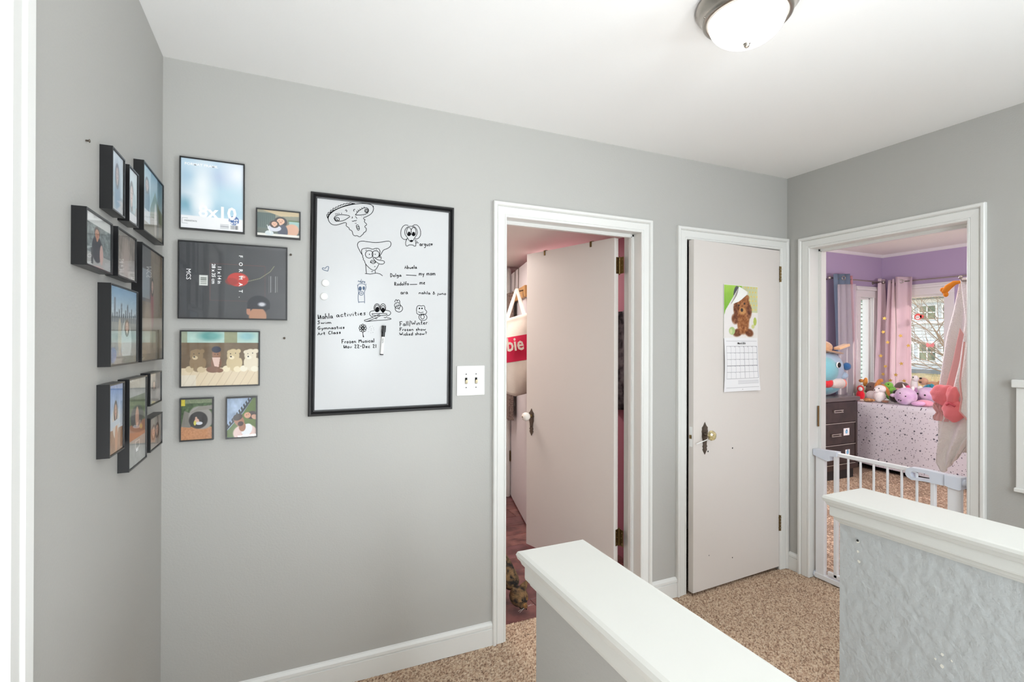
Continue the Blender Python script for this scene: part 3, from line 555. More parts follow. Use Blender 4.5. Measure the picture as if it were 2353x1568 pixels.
DRAW = {
'doodle_face': '-457,689 -460,710 -445,740 -415,769 -373,796 -318,821 -257,841 -195,855 -145,857 -113,851 -98,830 -103,797 -125,768 -157,748 -182,736 -179,723 -166,725 -174,711 -172,698 -157,690 -155,677 -169,669 -170,656 -157,651 -158,631 -166,618 -178,613 -182,600 -197,586 -206,575 -219,574 -231,583 -247,578 -262,583 -269,599 -269,611 -281,623 -293,625 -296,641 -312,649 -321,658 -315,674 -324,683 -345,675 -373,662 -403,652 -433,656 -451,674 -457,689|-463,701 -472,734 -457,733 -463,751 -436,754 -445,772 -418,772 -426,790 -400,788 -404,802 -379,801 -385,815 -361,813 -366,824 -340,825 -343,836 -319,834 -319,843 -294,841 -291,850 -269,846 -251,846|-457,695 -463,723 -433,761 -379,795 -318,826 -251,848|-415,706 -403,729 -373,742 -330,745 -284,740 -306,720 -336,698 -373,686 -403,691 -415,706|-373,704 -374,697 -378,692 -384,688 -391,686 -398,686 -404,689 -408,694 -409,700 -408,706 -404,712 -398,716 -391,718 -384,717 -378,714 -374,710 -373,704|-386,697 -387,694 -389,691 -392,690 -396,689 -399,689 -402,690 -405,692 -405,695 -405,698 -403,701 -399,703 -396,704 -392,704 -389,702 -387,700 -386,697|-247,752 -226,783 -195,809 -163,826 -141,815 -139,793 -157,771 -195,757 -247,752|-142,799 -143,793 -146,787 -151,783 -157,782 -163,782 -168,785 -171,790 -172,796 -171,802 -168,807 -163,811 -157,813 -151,812 -146,809 -143,805 -142,799|-149,797 -149,793 -151,791 -154,788 -157,787 -160,788 -163,789 -165,792 -165,795 -165,798 -163,801 -160,803 -157,804 -154,804 -151,803 -149,800 -149,797|-327,779 -321,788 -312,780 -318,770|-257,780 -263,792 -254,799 -248,797|-400,740 -404,748|-388,743 -392,752|-374,747 -378,755|-355,750 -356,758|-232,776 -237,788|-220,787 -225,799|-207,798 -212,809|-192,810 -196,820|-176,820 -177,829|-272,736 -269,728 -275,721|-247,741 -232,724|-274,700 -263,696 -254,706 -244,703 -237,711|-239,666 -225,675 -213,649 -216,629 -225,625 -237,647 -239,666|-237,653 -216,658|-232,641 -214,642|-247,686 -247,680|-239,686 -239,681|-198,746 -196,744|-182,752 -180,751|-166,760 -164,759|-147,774 -144,773|-100,846 -103,832 -97,829',
'doodle_dog': '196,708 169,712 143,690 129,648 132,608 149,586 176,582 189,597|233,708 257,724 284,713 303,678 305,637 291,609 267,595 254,602|169,625 189,600 203,578 220,566 237,577 250,605 271,634 277,662 263,694 236,705 202,702 175,683 162,651 169,625|221,657 220,642 216,630 209,621 201,618 193,620 187,627 182,639 181,653 182,667 187,680 193,688 201,692 209,690 215,682 220,671 221,657|263,661 261,646 257,634 250,625 241,621 233,624 226,631 221,643 219,657 221,671 226,683 233,692 241,696 249,694 256,686 261,675 263,661|186,593 172,565 173,535 186,525 199,540 237,543 247,531 264,536 260,572 254,592|264,559 274,574 264,583|274,560 278,569|283,561 286,568',
'doodle_hat_man': '-225,486 -231,508 -219,532 -191,541 -144,538 -93,535 -41,542 4,555 37,559 50,541 43,514 17,493 -15,480 -25,463 -47,422|-225,486 -206,449 -184,415|-184,415 -190,405 -178,399 -184,386 -171,377 -168,358 -149,333 -124,312 -101,300 -82,305 -66,329 -54,356|-190,424 -197,450 -194,473 -169,481 -137,487 -105,476 -80,490 -54,488 -44,468 -47,441 -51,412|-102,436 -104,423 -111,412 -121,405 -134,401 -146,403 -156,409 -163,419 -165,431 -163,444 -156,455 -146,463 -134,466 -122,465 -111,459 -104,448 -102,436|-51,440 -53,428 -59,417 -69,410 -81,406 -92,408 -102,414 -109,424 -111,435 -109,448 -102,458 -92,466 -81,469 -69,468 -60,462 -53,452 -51,440|-130,434 -130,433 -130,433 -131,432 -132,432 -133,432 -133,432 -134,433 -134,434 -134,435 -133,435 -133,436 -132,436 -131,436 -130,435 -130,435 -130,434|-82,438 -82,437 -83,436 -83,436 -84,436 -85,436 -85,436 -86,437 -86,437 -86,438 -85,439 -85,439 -84,439 -83,439 -83,439 -82,438 -82,438|-162,462 -156,470|-77,479 -70,481|-105,408 -79,374 -47,356 -18,358 -3,376 -15,388 -47,389 -76,397 -89,412|-125,367 -114,388 -102,382 -89,386 -79,370 -89,360 -105,356 -125,367|-125,367 -105,372 -79,370|-47,412 -35,423 -34,403 -41,396|-162,352 -159,310 -155,271|-84,301 -82,279|-168,270 -124,268 -76,279|-76,279 -44,274 -22,259|-92,334 -82,333|-117,292 -111,287 -103,294',
'doodle_bunny': '81,39 87,59 97,63 101,43 107,61 121,57 125,34|149,-14 146,-26 139,-36 129,-43 116,-45 104,-43 93,-37 86,-28 84,-16 86,-5 93,5 104,12 116,15 129,13 139,7 146,-3 149,-14|130,12 128,2 122,-6 114,-12 104,-14 94,-13 86,-7 80,1 78,11 80,21 86,29 94,35 104,37 114,36 122,30 128,22 130,12|94,21 97,27|111,22 113,27|92,6 102,-4 116,10|109,-16 123,-12 116,-26',
'note_family': '177,277 268,278|211,197 275,201',
'doodle_frog': '-43,-13 -44,-27 -50,-38 -58,-46 -67,-49 -77,-47 -85,-39 -91,-28 -92,-15 -91,-2 -85,10 -77,18 -68,21 -58,18 -50,11 -45,0 -43,-13|5,-12 3,-25 -2,-37 -9,-45 -18,-48 -27,-45 -34,-38 -39,-27 -41,-13 -40,0 -35,12 -27,19 -18,22 -9,20 -2,13 3,1 5,-12|-51,-17 -52,-28 -56,-37 -61,-43 -68,-46 -74,-44 -79,-38 -83,-29 -84,-18 -83,-7 -79,2 -74,8 -68,11 -61,9 -56,3 -52,-6 -51,-17|-2,-19 -3,-29 -7,-38 -12,-44 -18,-46 -24,-44 -29,-39 -33,-30 -34,-20 -33,-10 -29,-1 -24,5 -18,8 -12,6 -7,0 -3,-9 -2,-19|-90,-38 -123,-46 -131,-66 -120,-86 -103,-92|2,-32 39,-38 49,-58 35,-75 15,-79|-110,-65 9,-59 19,-69 2,-77 -103,-82 -110,-65|-44,-67 -97,-92 -142,-113 -174,-120 -168,-130 -142,-130 -103,-112 -38,-80|-155,-132 -77,-122 -11,-117 52,-109 49,-101 15,-97|-11,-93 2,-98 15,-86|-84,-104 -74,-108 -65,-101',
'doodle_snowman': '271,-42 268,-14 278,14 299,18 313,11 331,21 345,5 342,-16 363,-32 353,-57 317,-65 282,-62 268,-45|285,-38 307,-48 331,-39|363,-85 361,-96 353,-106 341,-112 326,-115 312,-113 301,-107 293,-98 290,-86 292,-75 300,-66 312,-59 326,-56 340,-58 352,-64 360,-74 363,-85|338,-82 337,-89 334,-96 329,-100 323,-102 317,-100 312,-96 309,-90 307,-83 308,-75 312,-69 317,-64 323,-63 329,-64 334,-68 337,-74 338,-82',
'doodle_flower': '-184,-220 -182,-246 -174,-263 -180,-263 -182,-243|-153,-188 -156,-196 -163,-199 -171,-196 -174,-188 -171,-180 -163,-176 -156,-180 -153,-188|-159,-204 -162,-212 -169,-216 -177,-212 -180,-204 -177,-196 -169,-193 -162,-196 -159,-204|-174,-211 -176,-219 -184,-222 -191,-219 -194,-211 -191,-203 -184,-200 -177,-203 -174,-211|-188,-204 -191,-212 -198,-216 -206,-213 -209,-205 -206,-197 -198,-193 -191,-197 -188,-204|-194,-188 -197,-196 -204,-200 -212,-196 -215,-188 -212,-180 -204,-177 -197,-180 -194,-188|-188,-172 -191,-180 -198,-183 -206,-180 -209,-172 -206,-164 -198,-161 -191,-164 -188,-172|-174,-165 -177,-173 -184,-176 -191,-173 -194,-165 -191,-157 -184,-154 -177,-157 -174,-165|-159,-171 -162,-179 -169,-183 -177,-179 -180,-172 -177,-164 -169,-160 -162,-163 -159,-171|-176,-188 -178,-194 -184,-196 -189,-194 -192,-188 -189,-182 -184,-180 -178,-182 -176,-188|-123,-172 -121,-174|-106,-169 -104,-170|-97,-185 -95,-187|-135,-193 -134,-194|-116,-192 -114,-194|-93,-200 -91,-201|-139,-216 -137,-217|-117,-206 -115,-207|-102,-222 -100,-224|-119,-226 -117,-227|-130,-179 -128,-181',
'note_a0': '310,556 302,559 296,550 299,540 306,542 310,556|310,558 310,543 314,540|319,558 319,540|319,551 323,560 329,558|348,560 340,562 335,553 340,546 348,555|349,561 348,532 340,525 335,530|357,561 357,547 364,544 370,552|370,563 371,544|390,563 383,566 380,559 388,554 386,546 378,547|403,551 395,562 398,567 403,562 407,568 410,563 403,551',
'note_a1': '165,330 172,358 181,331|166,342 178,343|188,363 187,332|187,342 194,348 200,342 196,333 187,333|207,347 208,336 215,334 220,340|220,348 221,334|228,342 239,345 235,351 228,344 231,336 240,338|247,367 247,336|268,350 261,353 255,346 258,338 265,340 268,350|268,352 268,341 272,338',
'note_a2': '44,282 45,253|41,282 53,282 61,269 54,255 42,253|68,263 79,266 75,270 68,264 71,256 81,259|88,286 88,257|111,271 103,273 97,266 103,261 111,268|111,272 111,252 104,247 98,250|133,273 125,275 119,268 122,261 129,263 133,273|133,274 133,264 137,261',
'note_a3': '291,298 291,280|291,292 296,301 301,295 301,281|301,293 308,301 313,296 313,281|322,300 328,286|336,301 326,267|359,302 359,284|359,296 365,305 370,299 370,285|370,297 376,306 381,300 382,285|398,307 391,298 394,287 401,289 405,300 398,307|411,306 412,287|412,299 417,308 422,302 422,288|422,300 429,309 434,303 435,288',
'note_a4': '79,210 80,180|77,209 90,208 91,199 80,195 95,181|107,198 101,191 104,183 111,184 114,193 107,198|132,197 125,199 119,191 124,184 133,188|132,215 134,185|147,201 140,195 144,186 151,188 153,196 147,201|161,218 161,187|181,217 176,220 174,213 174,188|169,203 180,205|193,206 187,199 190,191 198,192 200,201 193,206',
'note_a5': '298,220 298,201|298,213 304,222 309,216 309,202|309,214 316,222 321,217 322,202|331,213 343,217 339,224 331,215 334,204 344,207',
'note_a6': '147,124 138,128 131,119 135,110 143,112 147,124|146,126 147,113 151,109|157,127 157,110|157,121 162,128 168,127|189,128 181,131 174,123 177,113 185,115 189,128|189,130 190,116 194,113',
'note_a7': '292,130 291,117|292,126 300,131 305,127 306,118|329,129 321,131 314,126 317,119 325,120 329,129|329,130 329,120 333,118|340,145 338,118|339,126 347,131 352,127 353,118|365,145 363,118|388,129 380,132 373,126 376,119 384,120 388,129|388,130 388,121 392,118|432,129 418,143 427,144 415,124 421,118 434,127|462,131 460,112 455,109|462,137 463,138|471,131 472,121 479,119 486,124|486,131 487,119|496,131 495,119|496,127 504,133 510,128 511,119|527,133 520,127 523,119 531,120 535,128 527,133',
'note_b0': '-532,-121 -534,-84|-534,-84 -528,-116 -520,-115 -516,-78 -511,-119|-487,-100 -496,-96 -503,-105 -499,-116 -491,-114 -487,-100|-487,-97 -486,-113 -482,-117|-478,-72 -476,-116|-477,-103 -469,-94 -463,-100 -461,-115|-452,-70 -450,-114|-425,-94 -434,-90 -441,-100 -437,-110 -429,-108 -425,-94|-425,-92 -424,-107 -420,-111',
'note_b1': '-374,-84 -385,-81 -394,-90 -389,-99 -378,-97 -374,-84|-374,-82 -373,-96 -367,-99|-342,-79 -353,-77 -361,-88 -354,-97 -340,-92|-328,-60 -326,-91 -318,-93|-335,-74 -318,-71|-306,-74 -305,-92|-307,-65 -306,-64|-294,-73 -283,-90 -274,-69|-262,-69 -260,-88|-263,-60 -261,-59|-244,-51 -242,-81 -233,-84|-251,-65 -234,-62|-221,-65 -220,-83|-222,-56 -221,-55|-207,-72 -190,-67 -197,-60 -207,-70 -203,-80 -188,-77|-162,-60 -173,-58 -177,-64 -164,-69 -167,-77 -178,-76|-148,-71 -147,-71|-148,-55 -147,-54',
'note_b2': '-520,-136 -529,-132 -536,-138 -522,-147 -526,-158 -538,-157|-511,-147 -506,-158 -499,-148 -493,-158 -485,-145|-474,-145 -474,-157|-475,-139 -474,-138|-464,-145 -463,-157|-463,-149 -457,-143 -450,-147 -450,-157|-450,-148 -442,-143 -436,-147 -435,-156',
'note_b3': '-518,-182 -526,-178 -536,-192 -529,-205 -518,-202 -518,-193 -526,-194|-509,-192 -503,-201|-495,-191 -504,-214|-488,-191 -488,-203|-488,-195 -482,-189 -477,-193 -477,-202|-477,-194 -470,-188 -465,-192 -464,-202|-455,-189 -455,-201|-455,-193 -448,-187 -442,-191 -440,-200|-418,-188 -426,-186 -433,-192 -430,-198 -422,-197 -418,-188|-418,-187 -418,-196 -414,-199|-398,-186 -405,-185 -408,-189 -399,-193 -401,-198 -409,-197|-387,-174 -386,-195 -380,-196|-392,-183 -380,-182|-372,-184 -371,-196|-372,-178 -371,-177|-349,-184 -356,-182 -362,-189 -358,-195 -348,-192|-330,-183 -338,-181 -341,-185 -332,-189 -334,-194 -342,-193',
'note_b4': '-535,-250 -528,-225 -516,-249|-533,-240 -520,-238|-509,-236 -508,-248|-509,-240 -504,-235 -497,-236|-488,-223 -487,-243 -480,-245|-493,-233 -480,-231|-437,-219 -446,-215 -455,-230 -448,-242 -436,-238|-428,-214 -427,-241|-402,-228 -411,-226 -417,-232 -414,-238 -406,-237 -402,-228|-402,-227 -401,-236 -397,-238|-380,-225 -388,-224 -391,-228 -381,-232 -383,-237 -392,-236|-360,-224 -368,-222 -371,-227 -361,-230 -364,-235 -372,-235',
'note_b5': '-349,-285 -349,-316|-353,-285 -333,-283|-350,-300 -338,-299|-327,-300 -326,-315|-327,-306 -323,-300 -317,-301|-305,-298 -312,-305 -308,-314 -301,-312 -298,-304 -305,-298|-292,-298 -279,-298 -291,-313 -278,-312|-272,-305 -261,-302 -265,-296 -273,-303 -270,-312 -260,-310|-254,-297 -254,-312|-254,-302 -247,-296 -242,-300 -240,-312|-215,-311 -215,-279 -206,-301 -198,-279 -194,-310|-186,-295 -185,-306 -178,-309 -173,-303|-173,-294 -172,-309|-153,-294 -160,-292 -163,-297 -154,-302 -156,-308 -164,-307|-145,-293 -144,-308|-145,-285 -144,-285|-123,-293 -130,-291 -136,-299 -131,-307 -122,-304|-103,-293 -111,-290 -117,-297 -114,-305 -106,-304 -103,-293|-103,-291 -102,-303 -98,-306|-93,-273 -92,-306',
'note_b6': '-333,-356 -334,-330|-334,-330 -329,-353 -322,-353 -317,-327 -314,-356|-299,-340 -306,-347 -303,-355 -295,-354 -292,-346 -299,-340|-286,-342 -280,-355 -273,-341|-250,-332 -243,-325 -236,-332 -250,-354 -234,-353|-228,-332 -221,-325 -214,-332 -228,-354 -211,-353|-205,-339 -192,-338|-184,-324 -183,-354|-187,-324 -174,-325 -166,-339 -173,-352 -186,-354|-158,-346 -147,-344 -151,-338 -159,-345 -156,-353 -146,-351|-126,-340 -133,-338 -139,-346 -135,-353 -125,-350|-103,-330 -95,-323 -88,-330 -102,-352 -86,-351|-80,-330 -76,-323 -76,-353',
'note_b7': '126,-129 127,-167|121,-130 146,-126|126,-147 141,-145|170,-148 161,-144 153,-153 157,-163 167,-161 170,-148|170,-146 171,-159 176,-163|182,-123 184,-162|195,-121 197,-161|214,-116 209,-168|223,-121 234,-156 242,-129 251,-155 259,-116|270,-137 271,-155|269,-128 270,-127|281,-136 282,-154|281,-142 290,-133 297,-139 300,-153|313,-117 315,-147 322,-150|307,-131 322,-129|331,-140 345,-136 339,-129 330,-138 334,-149 347,-145|354,-130 356,-148|355,-137 360,-129 368,-130|378,-142 379,-141|378,-126 379,-125',
'note_b8': '114,-204 115,-204|127,-182 126,-208|122,-182 144,-180|126,-194 138,-193|149,-195 150,-207|149,-200 154,-194 160,-196|172,-193 165,-199 169,-206 176,-205 179,-198 172,-193|186,-193 199,-193 186,-206 200,-205|207,-199 218,-197 214,-192 206,-198 209,-205 219,-203|226,-193 226,-205|226,-197 234,-191 239,-195 241,-205|277,-192 270,-190 267,-194 276,-198 274,-203 266,-202|284,-176 285,-204|285,-195 292,-189 298,-193 299,-203|314,-189 307,-195 311,-202 319,-201 322,-194 314,-189|328,-190 333,-202 339,-191 344,-202 351,-188',
'note_b9': '114,-245 115,-244|122,-222 129,-247 136,-228 142,-247 150,-219|158,-235 158,-247|158,-228 158,-227|179,-235 172,-232 166,-240 171,-246 180,-244|185,-218 185,-246|196,-232 186,-241 198,-246|203,-238 214,-236 210,-231 203,-237 206,-245 216,-243|235,-233 227,-230 221,-238 226,-245 235,-241|235,-215 236,-244|270,-231 264,-229 261,-233 269,-237 267,-242 260,-242|277,-214 277,-243|277,-234 284,-228 290,-232 291,-242|305,-227 299,-233 302,-241 310,-240 312,-232 305,-227|319,-228 323,-241 329,-229 334,-240 340,-226|347,-218 354,-210 361,-217 353,-228 353,-232|353,-239 354,-238',
'fill_dog': '216,637 215,630 212,624 208,619 203,617 197,618 193,622 190,628 189,635 190,642 193,649 197,653 202,655 208,654 212,650 215,645 216,637|255,640 254,632 251,626 246,621 241,619 236,620 232,624 229,630 228,637 229,644 232,651 236,655 241,657 246,656 251,653 254,647 255,640|237,577 236,574 233,570 228,568 223,567 218,567 213,569 211,571 209,575 211,579 213,582 218,584 223,585 228,585 233,584 236,581 237,577',
'fill_frog': '-51,-27 -52,-35 -55,-42 -60,-47 -66,-49 -71,-47 -76,-43 -79,-36 -80,-28 -79,-20 -76,-13 -71,-8 -66,-6 -60,-7 -55,-12 -52,-19 -51,-27|-5,-32 -6,-41 -9,-49 -13,-54 -18,-56 -23,-54 -27,-49 -30,-42 -31,-33 -30,-24 -27,-17 -23,-12 -18,-10 -13,-12 -9,-16 -6,-24 -5,-32',
'fill_snowman': '303,-8 302,-11 301,-13 299,-15 296,-16 293,-15 291,-14 289,-12 289,-9 289,-6 291,-4 293,-2 296,-2 299,-2 301,-4 302,-6 303,-8|325,-8 325,-10 323,-13 321,-14 318,-15 316,-14 313,-13 312,-11 311,-8 312,-6 313,-3 316,-2 318,-1 321,-1 323,-3 325,-5 325,-8',
'blue_giraffe': '-217,22 -224,67 -217,113 -227,151 -224,177 -193,185 -161,177 -158,148 -174,114 -170,69 -170,21|-204,191 -197,223 -190,191|-180,104 -181,98 -185,92 -191,88 -197,87 -204,88 -210,91 -214,97 -215,103 -214,109 -210,115 -204,119 -198,120 -191,119 -185,116 -181,111 -180,104|-217,29 -173,33|-224,199 -218,209 -210,194 -205,210 -193,185 -183,211 -177,192 -168,209 -169,186|-230,170 -225,165|-156,183 -161,177|-202,110 -201,97|-194,110 -192,97',
'blue_heart': '-461,272 -500,282 -504,295 -491,299 -482,290 -470,309 -455,312 -454,298 -461,272',
'bluefill_giraffe': '-193,143 -194,136 -197,130 -201,126 -206,124 -212,125 -216,129 -219,135 -220,141 -219,148 -216,154 -212,159 -206,160 -201,159 -197,155 -194,150 -193,143|-167,147 -168,141 -170,136 -173,132 -177,130 -181,132 -184,135 -186,140 -187,146 -186,152 -184,158 -181,161 -177,163 -173,162 -170,158 -168,153 -167,147',
}

def ribbons(data, w_, y, name, m_):
    m = MB()
    for s_ in data.split('|'):
        P = [tuple(map(int, p.split(','))) for p in s_.split()]; P = [Vector((BW(*p)[0], 0, BW(*p)[1])) for p in P]
        if len(P) < 2: continue
        if len(P) > 3:   # smooth corners a little
            Q = [P[0]]
            for a, b in zip(P, P[1:]): Q += [a.lerp(b, .25), a.lerp(b, .75)]
            P = Q + [P[-1]]
        L = []; 
        for i, p in enumerate(P):
            d = P[min(i + 1, len(P) - 1)] - P[max(i - 1, 0)]
            if d.length < 1e-6: d = Vector((1, 0, 0))
            n_ = Vector((-d.z, 0, d.x)).normalized() * w_; L.append((p.x + n_.x, y, p.z + n_.z)); L.append((p.x - n_.x, y, p.z - n_.z))
        m.add(L, [(2 * i, 2 * i + 1, 2 * i + 3, 2 * i + 2) for i in range(len(P) - 1)])
    return obj(name, m, m_, board)
def blobs(data, y, name, m_):
    m = MB()
    for s_ in data.split('|'):
        P = [BW(*map(int, p.split(','))) for p in s_.split()][:-1]; m.add([(a, y, b) for a, b in P], [tuple(range(len(P)))])
    return obj(name, m, m_, board)
DN = dict(face='face_doodle', dog='dog_doodle', man='hat_man_doodle', bunny='bunny_doodle', snowman='snowman_doodle', frog='frog_doodle', flower='flower_doodle', giraffe='giraffe_doodle', heart='heart_doodle')
for key, data in DRAW.items():
    kd, nm = key.split('_')[0], key.split('_')[-1]
    if kd == 'doodle': ribbons(data, .00125, -.0105, DN[nm], M_ink)
    elif kd == 'note': ribbons(data, .0014, -.0105, 'handwriting', M_ink)
    elif kd == 'blue': ribbons(data, .0012, -.0105, DN[nm], M_blueink)
    else: blobs(data, -.0104, 'shaded_eyes', M_ink if kd == 'fill' else M_blueink)
for x, z, lb in ((-2.736, 1.649, 'white round magnet on the whiteboard below the heart, upper of the pair'), (-2.741, 1.594, 'white round magnet on the whiteboard, lower of the pair')):
    m = MB(); m.lathe([(0, .007), (.012, .007), (.0145, .004), (.015, 0)], (x, -.0105, z), (0, -1, 0), 28); obj('magnet', m, M_white, label=lb, cat='magnet', group='whiteboard magnets')
mk = thing('marker', 'white marker with a black cap stuck on the whiteboard', 'marker', (-2.508, -.019, 1.415)); ma, mz = Vector((-2.512, -.0185, 1.355)), Vector((-2.503, -.0185, 1.479)); mdv = (mz - ma)
m = MB(); m.tube([ma + mdv * .03, ma + mdv * .66], .0068, 16); obj('barrel', m, M_white, mk)
m = MB(); m.tube([ma, ma + mdv * .035], .0072, 16); obj('end_plug', m, M_black, mk)
m = MB(); m.tube([ma + mdv * .62, ma + mdv * .80], .0072, 16); m.tube([ma + mdv * .78, ma + mdv], .0085, 12); m.obox(ma + mdv * .89, (.0085, 0, 0), (0, .006, 0), mdv * .11, .001); obj('cap', m, M_black, mk)
txt('EXPO', .008, M_ink, basis(ma + mdv * .56 + Vector((-.003, -.0072, 0)), -mdv, (1, 0, .07)), mk, 'lettering')

# ================================================================ picture frames on the back wall
def frame_b(x0, x1, z0, z1, label, paint, nx=90, rim=.0045, dep=.022, name='picture_frame', tilt=0.0, grp='black picture frames on the long wall'):
    c = Vector(((x0 + x1) / 2, 0, z0)); t = thing(name, label, 'picture frame', c, grp)
    m = MB(); rings = []
    pf = [(0, 0), (0, dep), (rim, dep), (rim, dep - .004), (rim, .002)]
    for (x, z, sx, sz) in ((x0, z0, 1, 1), (x0, z1, 1, -1), (x1, z1, -1, -1), (x1, z0, -1, 1), (x0, z0, 1, 1)): rings.append([Vector((x + sx * d, -o, z + sz * d)) for d, o in pf])
    m.sweep(rings, closed=False, caps=False); m.add([(x0, -.001, z0), (x1, -.001, z0), (x1, -.001, z1), (x0, -.001, z1)], [(0, 1, 2, 3)]); obj('frame', m, M_black, t)
    cv = Cv(x1 - x0 - 2 * rim, z1 - z0 - 2 * rim, nx); paint(cv); print_sheet('photo_print', cv, (x0 + rim, -(dep - .005), z0 + rim), (x1 - x0 - 2 * rim, 0, 0), (0, 0, z1 - z0 - 2 * rim), t)
    m = MB(); m.box(x0 + rim, x1 - rim, -(dep - .0035), -(dep - .0025), z0 + rim, z1 - rim); obj('glass', m, M_glass, t)
    return t
def pA(c):
    c.fill((236, 242, 248)); c.grad((225, 236, 244), (205, 224, 238), 0, 1); c.noise(10, 3)
    for a in ((.15, .78, .12, .16, (150, 190, 215)), (.10, .93, .2, .1, (196, 220, 236)), (.75, .62, .35, .22, (176, 212, 226)), (.55, .5, .2, .3, (190, 218, 232)), (.62, .78, .2, .12, (176, 196, 222)), (.08, .33, .16, .1, (120, 170, 190)), (.7, .28, .45, .1, (168, 204, 222)), (.9, .85, .2, .2, (236, 240, 248)), (.33, .62, .16, .3, (240, 246, 250)), (.33, .35, .12, .12, (250, 252, 254))): c.ell(*a, soft=1.6)
    c.rect(0, 1, 0, .185, (246, 246, 248))
    for k in range(14): c.rect(.79 + k * .009, .794 + k * .009 + .002 * (k % 3), .03, .085, (70, 70, 76))
    for k in range(5): c.rect(.62, .76, .03 + k * .014, .036 + k * .014, (150, 150, 156))
    c.ell(.845, .16, .085, .068, (58, 98, 162), soft=.06)
fA = frame_b(-3.237, -3.027, 1.822, 2.086, 'black frame still holding its pale blue 8x10 packaging sheet, topmost on the long wall', pA, 150)
Mb = lambda x, z, y=-.0175: basis((x, y, z), (1, 0, 0), (0, 0, 1))
M_pw = mat('white_print', rgb(252, 252, 252), .5); M_pg = mat('dark_print', rgb(60, 60, 66), .5)
txt('FORMAT FRAME.', .0125, M_pw, Mb(-3.222, 2.058), fA, bold=.0003, sx=1.15); txt('8x10', .062, M_pw, Mb(-3.178, 1.872), fA, bold=.0016, sx=1.0)
txt('3-Pack', .011, M_pw, Mb(-3.078, 1.867, -.0178), fA, bold=.0003); txt('8x10', .015, M_pw, Mb(-3.080, 1.853, -.0178), fA, bold=.0004); txt('MAINSTAYS', .0075, M_pg, Mb(-3.222, 1.851), fA)
m = MB(); [m.box(*b_) for b_ in ((-3.229, -3.211, -.0178, -.0173, 1.843, 1.8436), (-3.229, -3.211, -.0178, -.0173, 1.8624, 1.863), (-3.229, -3.2284, -.0178, -.0173, 1.843, 1.863))]; obj('logo_outline', m, M_pg, fA)
def pB(c):
    c.fill((104, 120, 112)); c.grad((70, 84, 80), (150, 148, 128), 0, 1); c.rect(0, .42, .3, .9, (82, 100, 96)); [c.line([(x, .35), (x + .01, .88)], .008, (60, 76, 74)) for x in np.linspace(.03, .4, 9)]
    c.poly([(.1, 1), (.55, .8), (1, .85), (1, 1)], (196, 176, 140)); c.rect(.75, 1, .3, .62, (150, 186, 180)); c.rect(.72, 1, .62, .68, (86, 108, 70))
    c.ell(.80, .26, .2, .25, (206, 160, 134), .6); c.face(.55, .62, .115, (222, 178, 150), (38, 32, 36)); c.ell(.60, .2, .12, .28, (60, 66, 84)); c.face(.40, .50, .085, (222, 176, 150), (64, 46, 40), body=(206, 208, 218)); c.rect(0, 1, 0, .10, (224, 222, 214)); c.ell(.28, .12, .1, .1, (206, 214, 216)); c.line([(.23, .42), (.31, .12)], .012, (236, 236, 232))
frame_b(-2.988, -2.830, 1.816, 1.925, 'small black-framed photo of a smiling woman and girl in a restaurant booth', pB, 140)
def pC(c):
    c.fill((62, 62, 66)); c.grad((54, 56, 60), (72, 72, 76), 0, 1, 'u'); c.noise(8, 3)
    c.ell(.53, .53, .10, .095, (190, 52, 44), soft=.06); c.ell(.47, .50, .06, .05, (150, 44, 40), al=.7); c.ell(.57, .57, .03, .02, (226, 150, 140)); c.line([(.62, .51), (.74, .56), (.84, .66), (.88, .74)], .0035, (150, 150, 118))
    for P in ([(.27, .73), (.79, .73), (.79, .24), (.27, .24), (.27, .73)],): c.line(P, .0028, (142, 70, 66))
    c.rect(.176, .252, .43, .565, (216, 218, 214)); [c.rect(.186, .242, .445 + k * .011, .450 + k * .011, (110, 116, 108)) for k in range(10)]
    for k in range(6): c.line([(.83 + k * .016, .36 + (k % 3) * .01), (.83 + k * .016, .60)], .0018, (190, 190, 192), .7)
    c.line([(.045, .2), (.045, .6)], .002, (150, 150, 152))
    c.ell(.73, .20, .11, .12, (36, 38, 48)); c.ell(.72, .03, .085, .13, (176, 128, 100)); c.ell(.63, .10, .02, .05, (180, 128, 104)); c.rect(.62, .84, .135, .18, (34, 36, 46)); c.ell(.76, .20, .035, .028, (200, 200, 206), soft=.8)
fC = frame_b(-3.241, -2.877, 1.494, 1.780, 'large dark landscape frame with its retail insert showing a red cherry and rotated lettering', pC, 170)
MV = lambda x, z: basis((x, -.0178, z), (0, 0, -1), (1, 0, 0))
for k, ch in enumerate('FORMAT.'): txt(ch, .018, M_pw, MV(-3.045, 1.738 - k * .0262), fC, bold=.0003)
txt('11 x 14 in', .0165, M_pw, MV(-3.115, 1.693), fC, bold=.0003); txt('28 x 35 cm', .0165, M_pw, MV(-3.134, 1.700), fC, bold=.0003); txt('MCS', .021, M_pw, MV(-3.215, 1.678), fC)
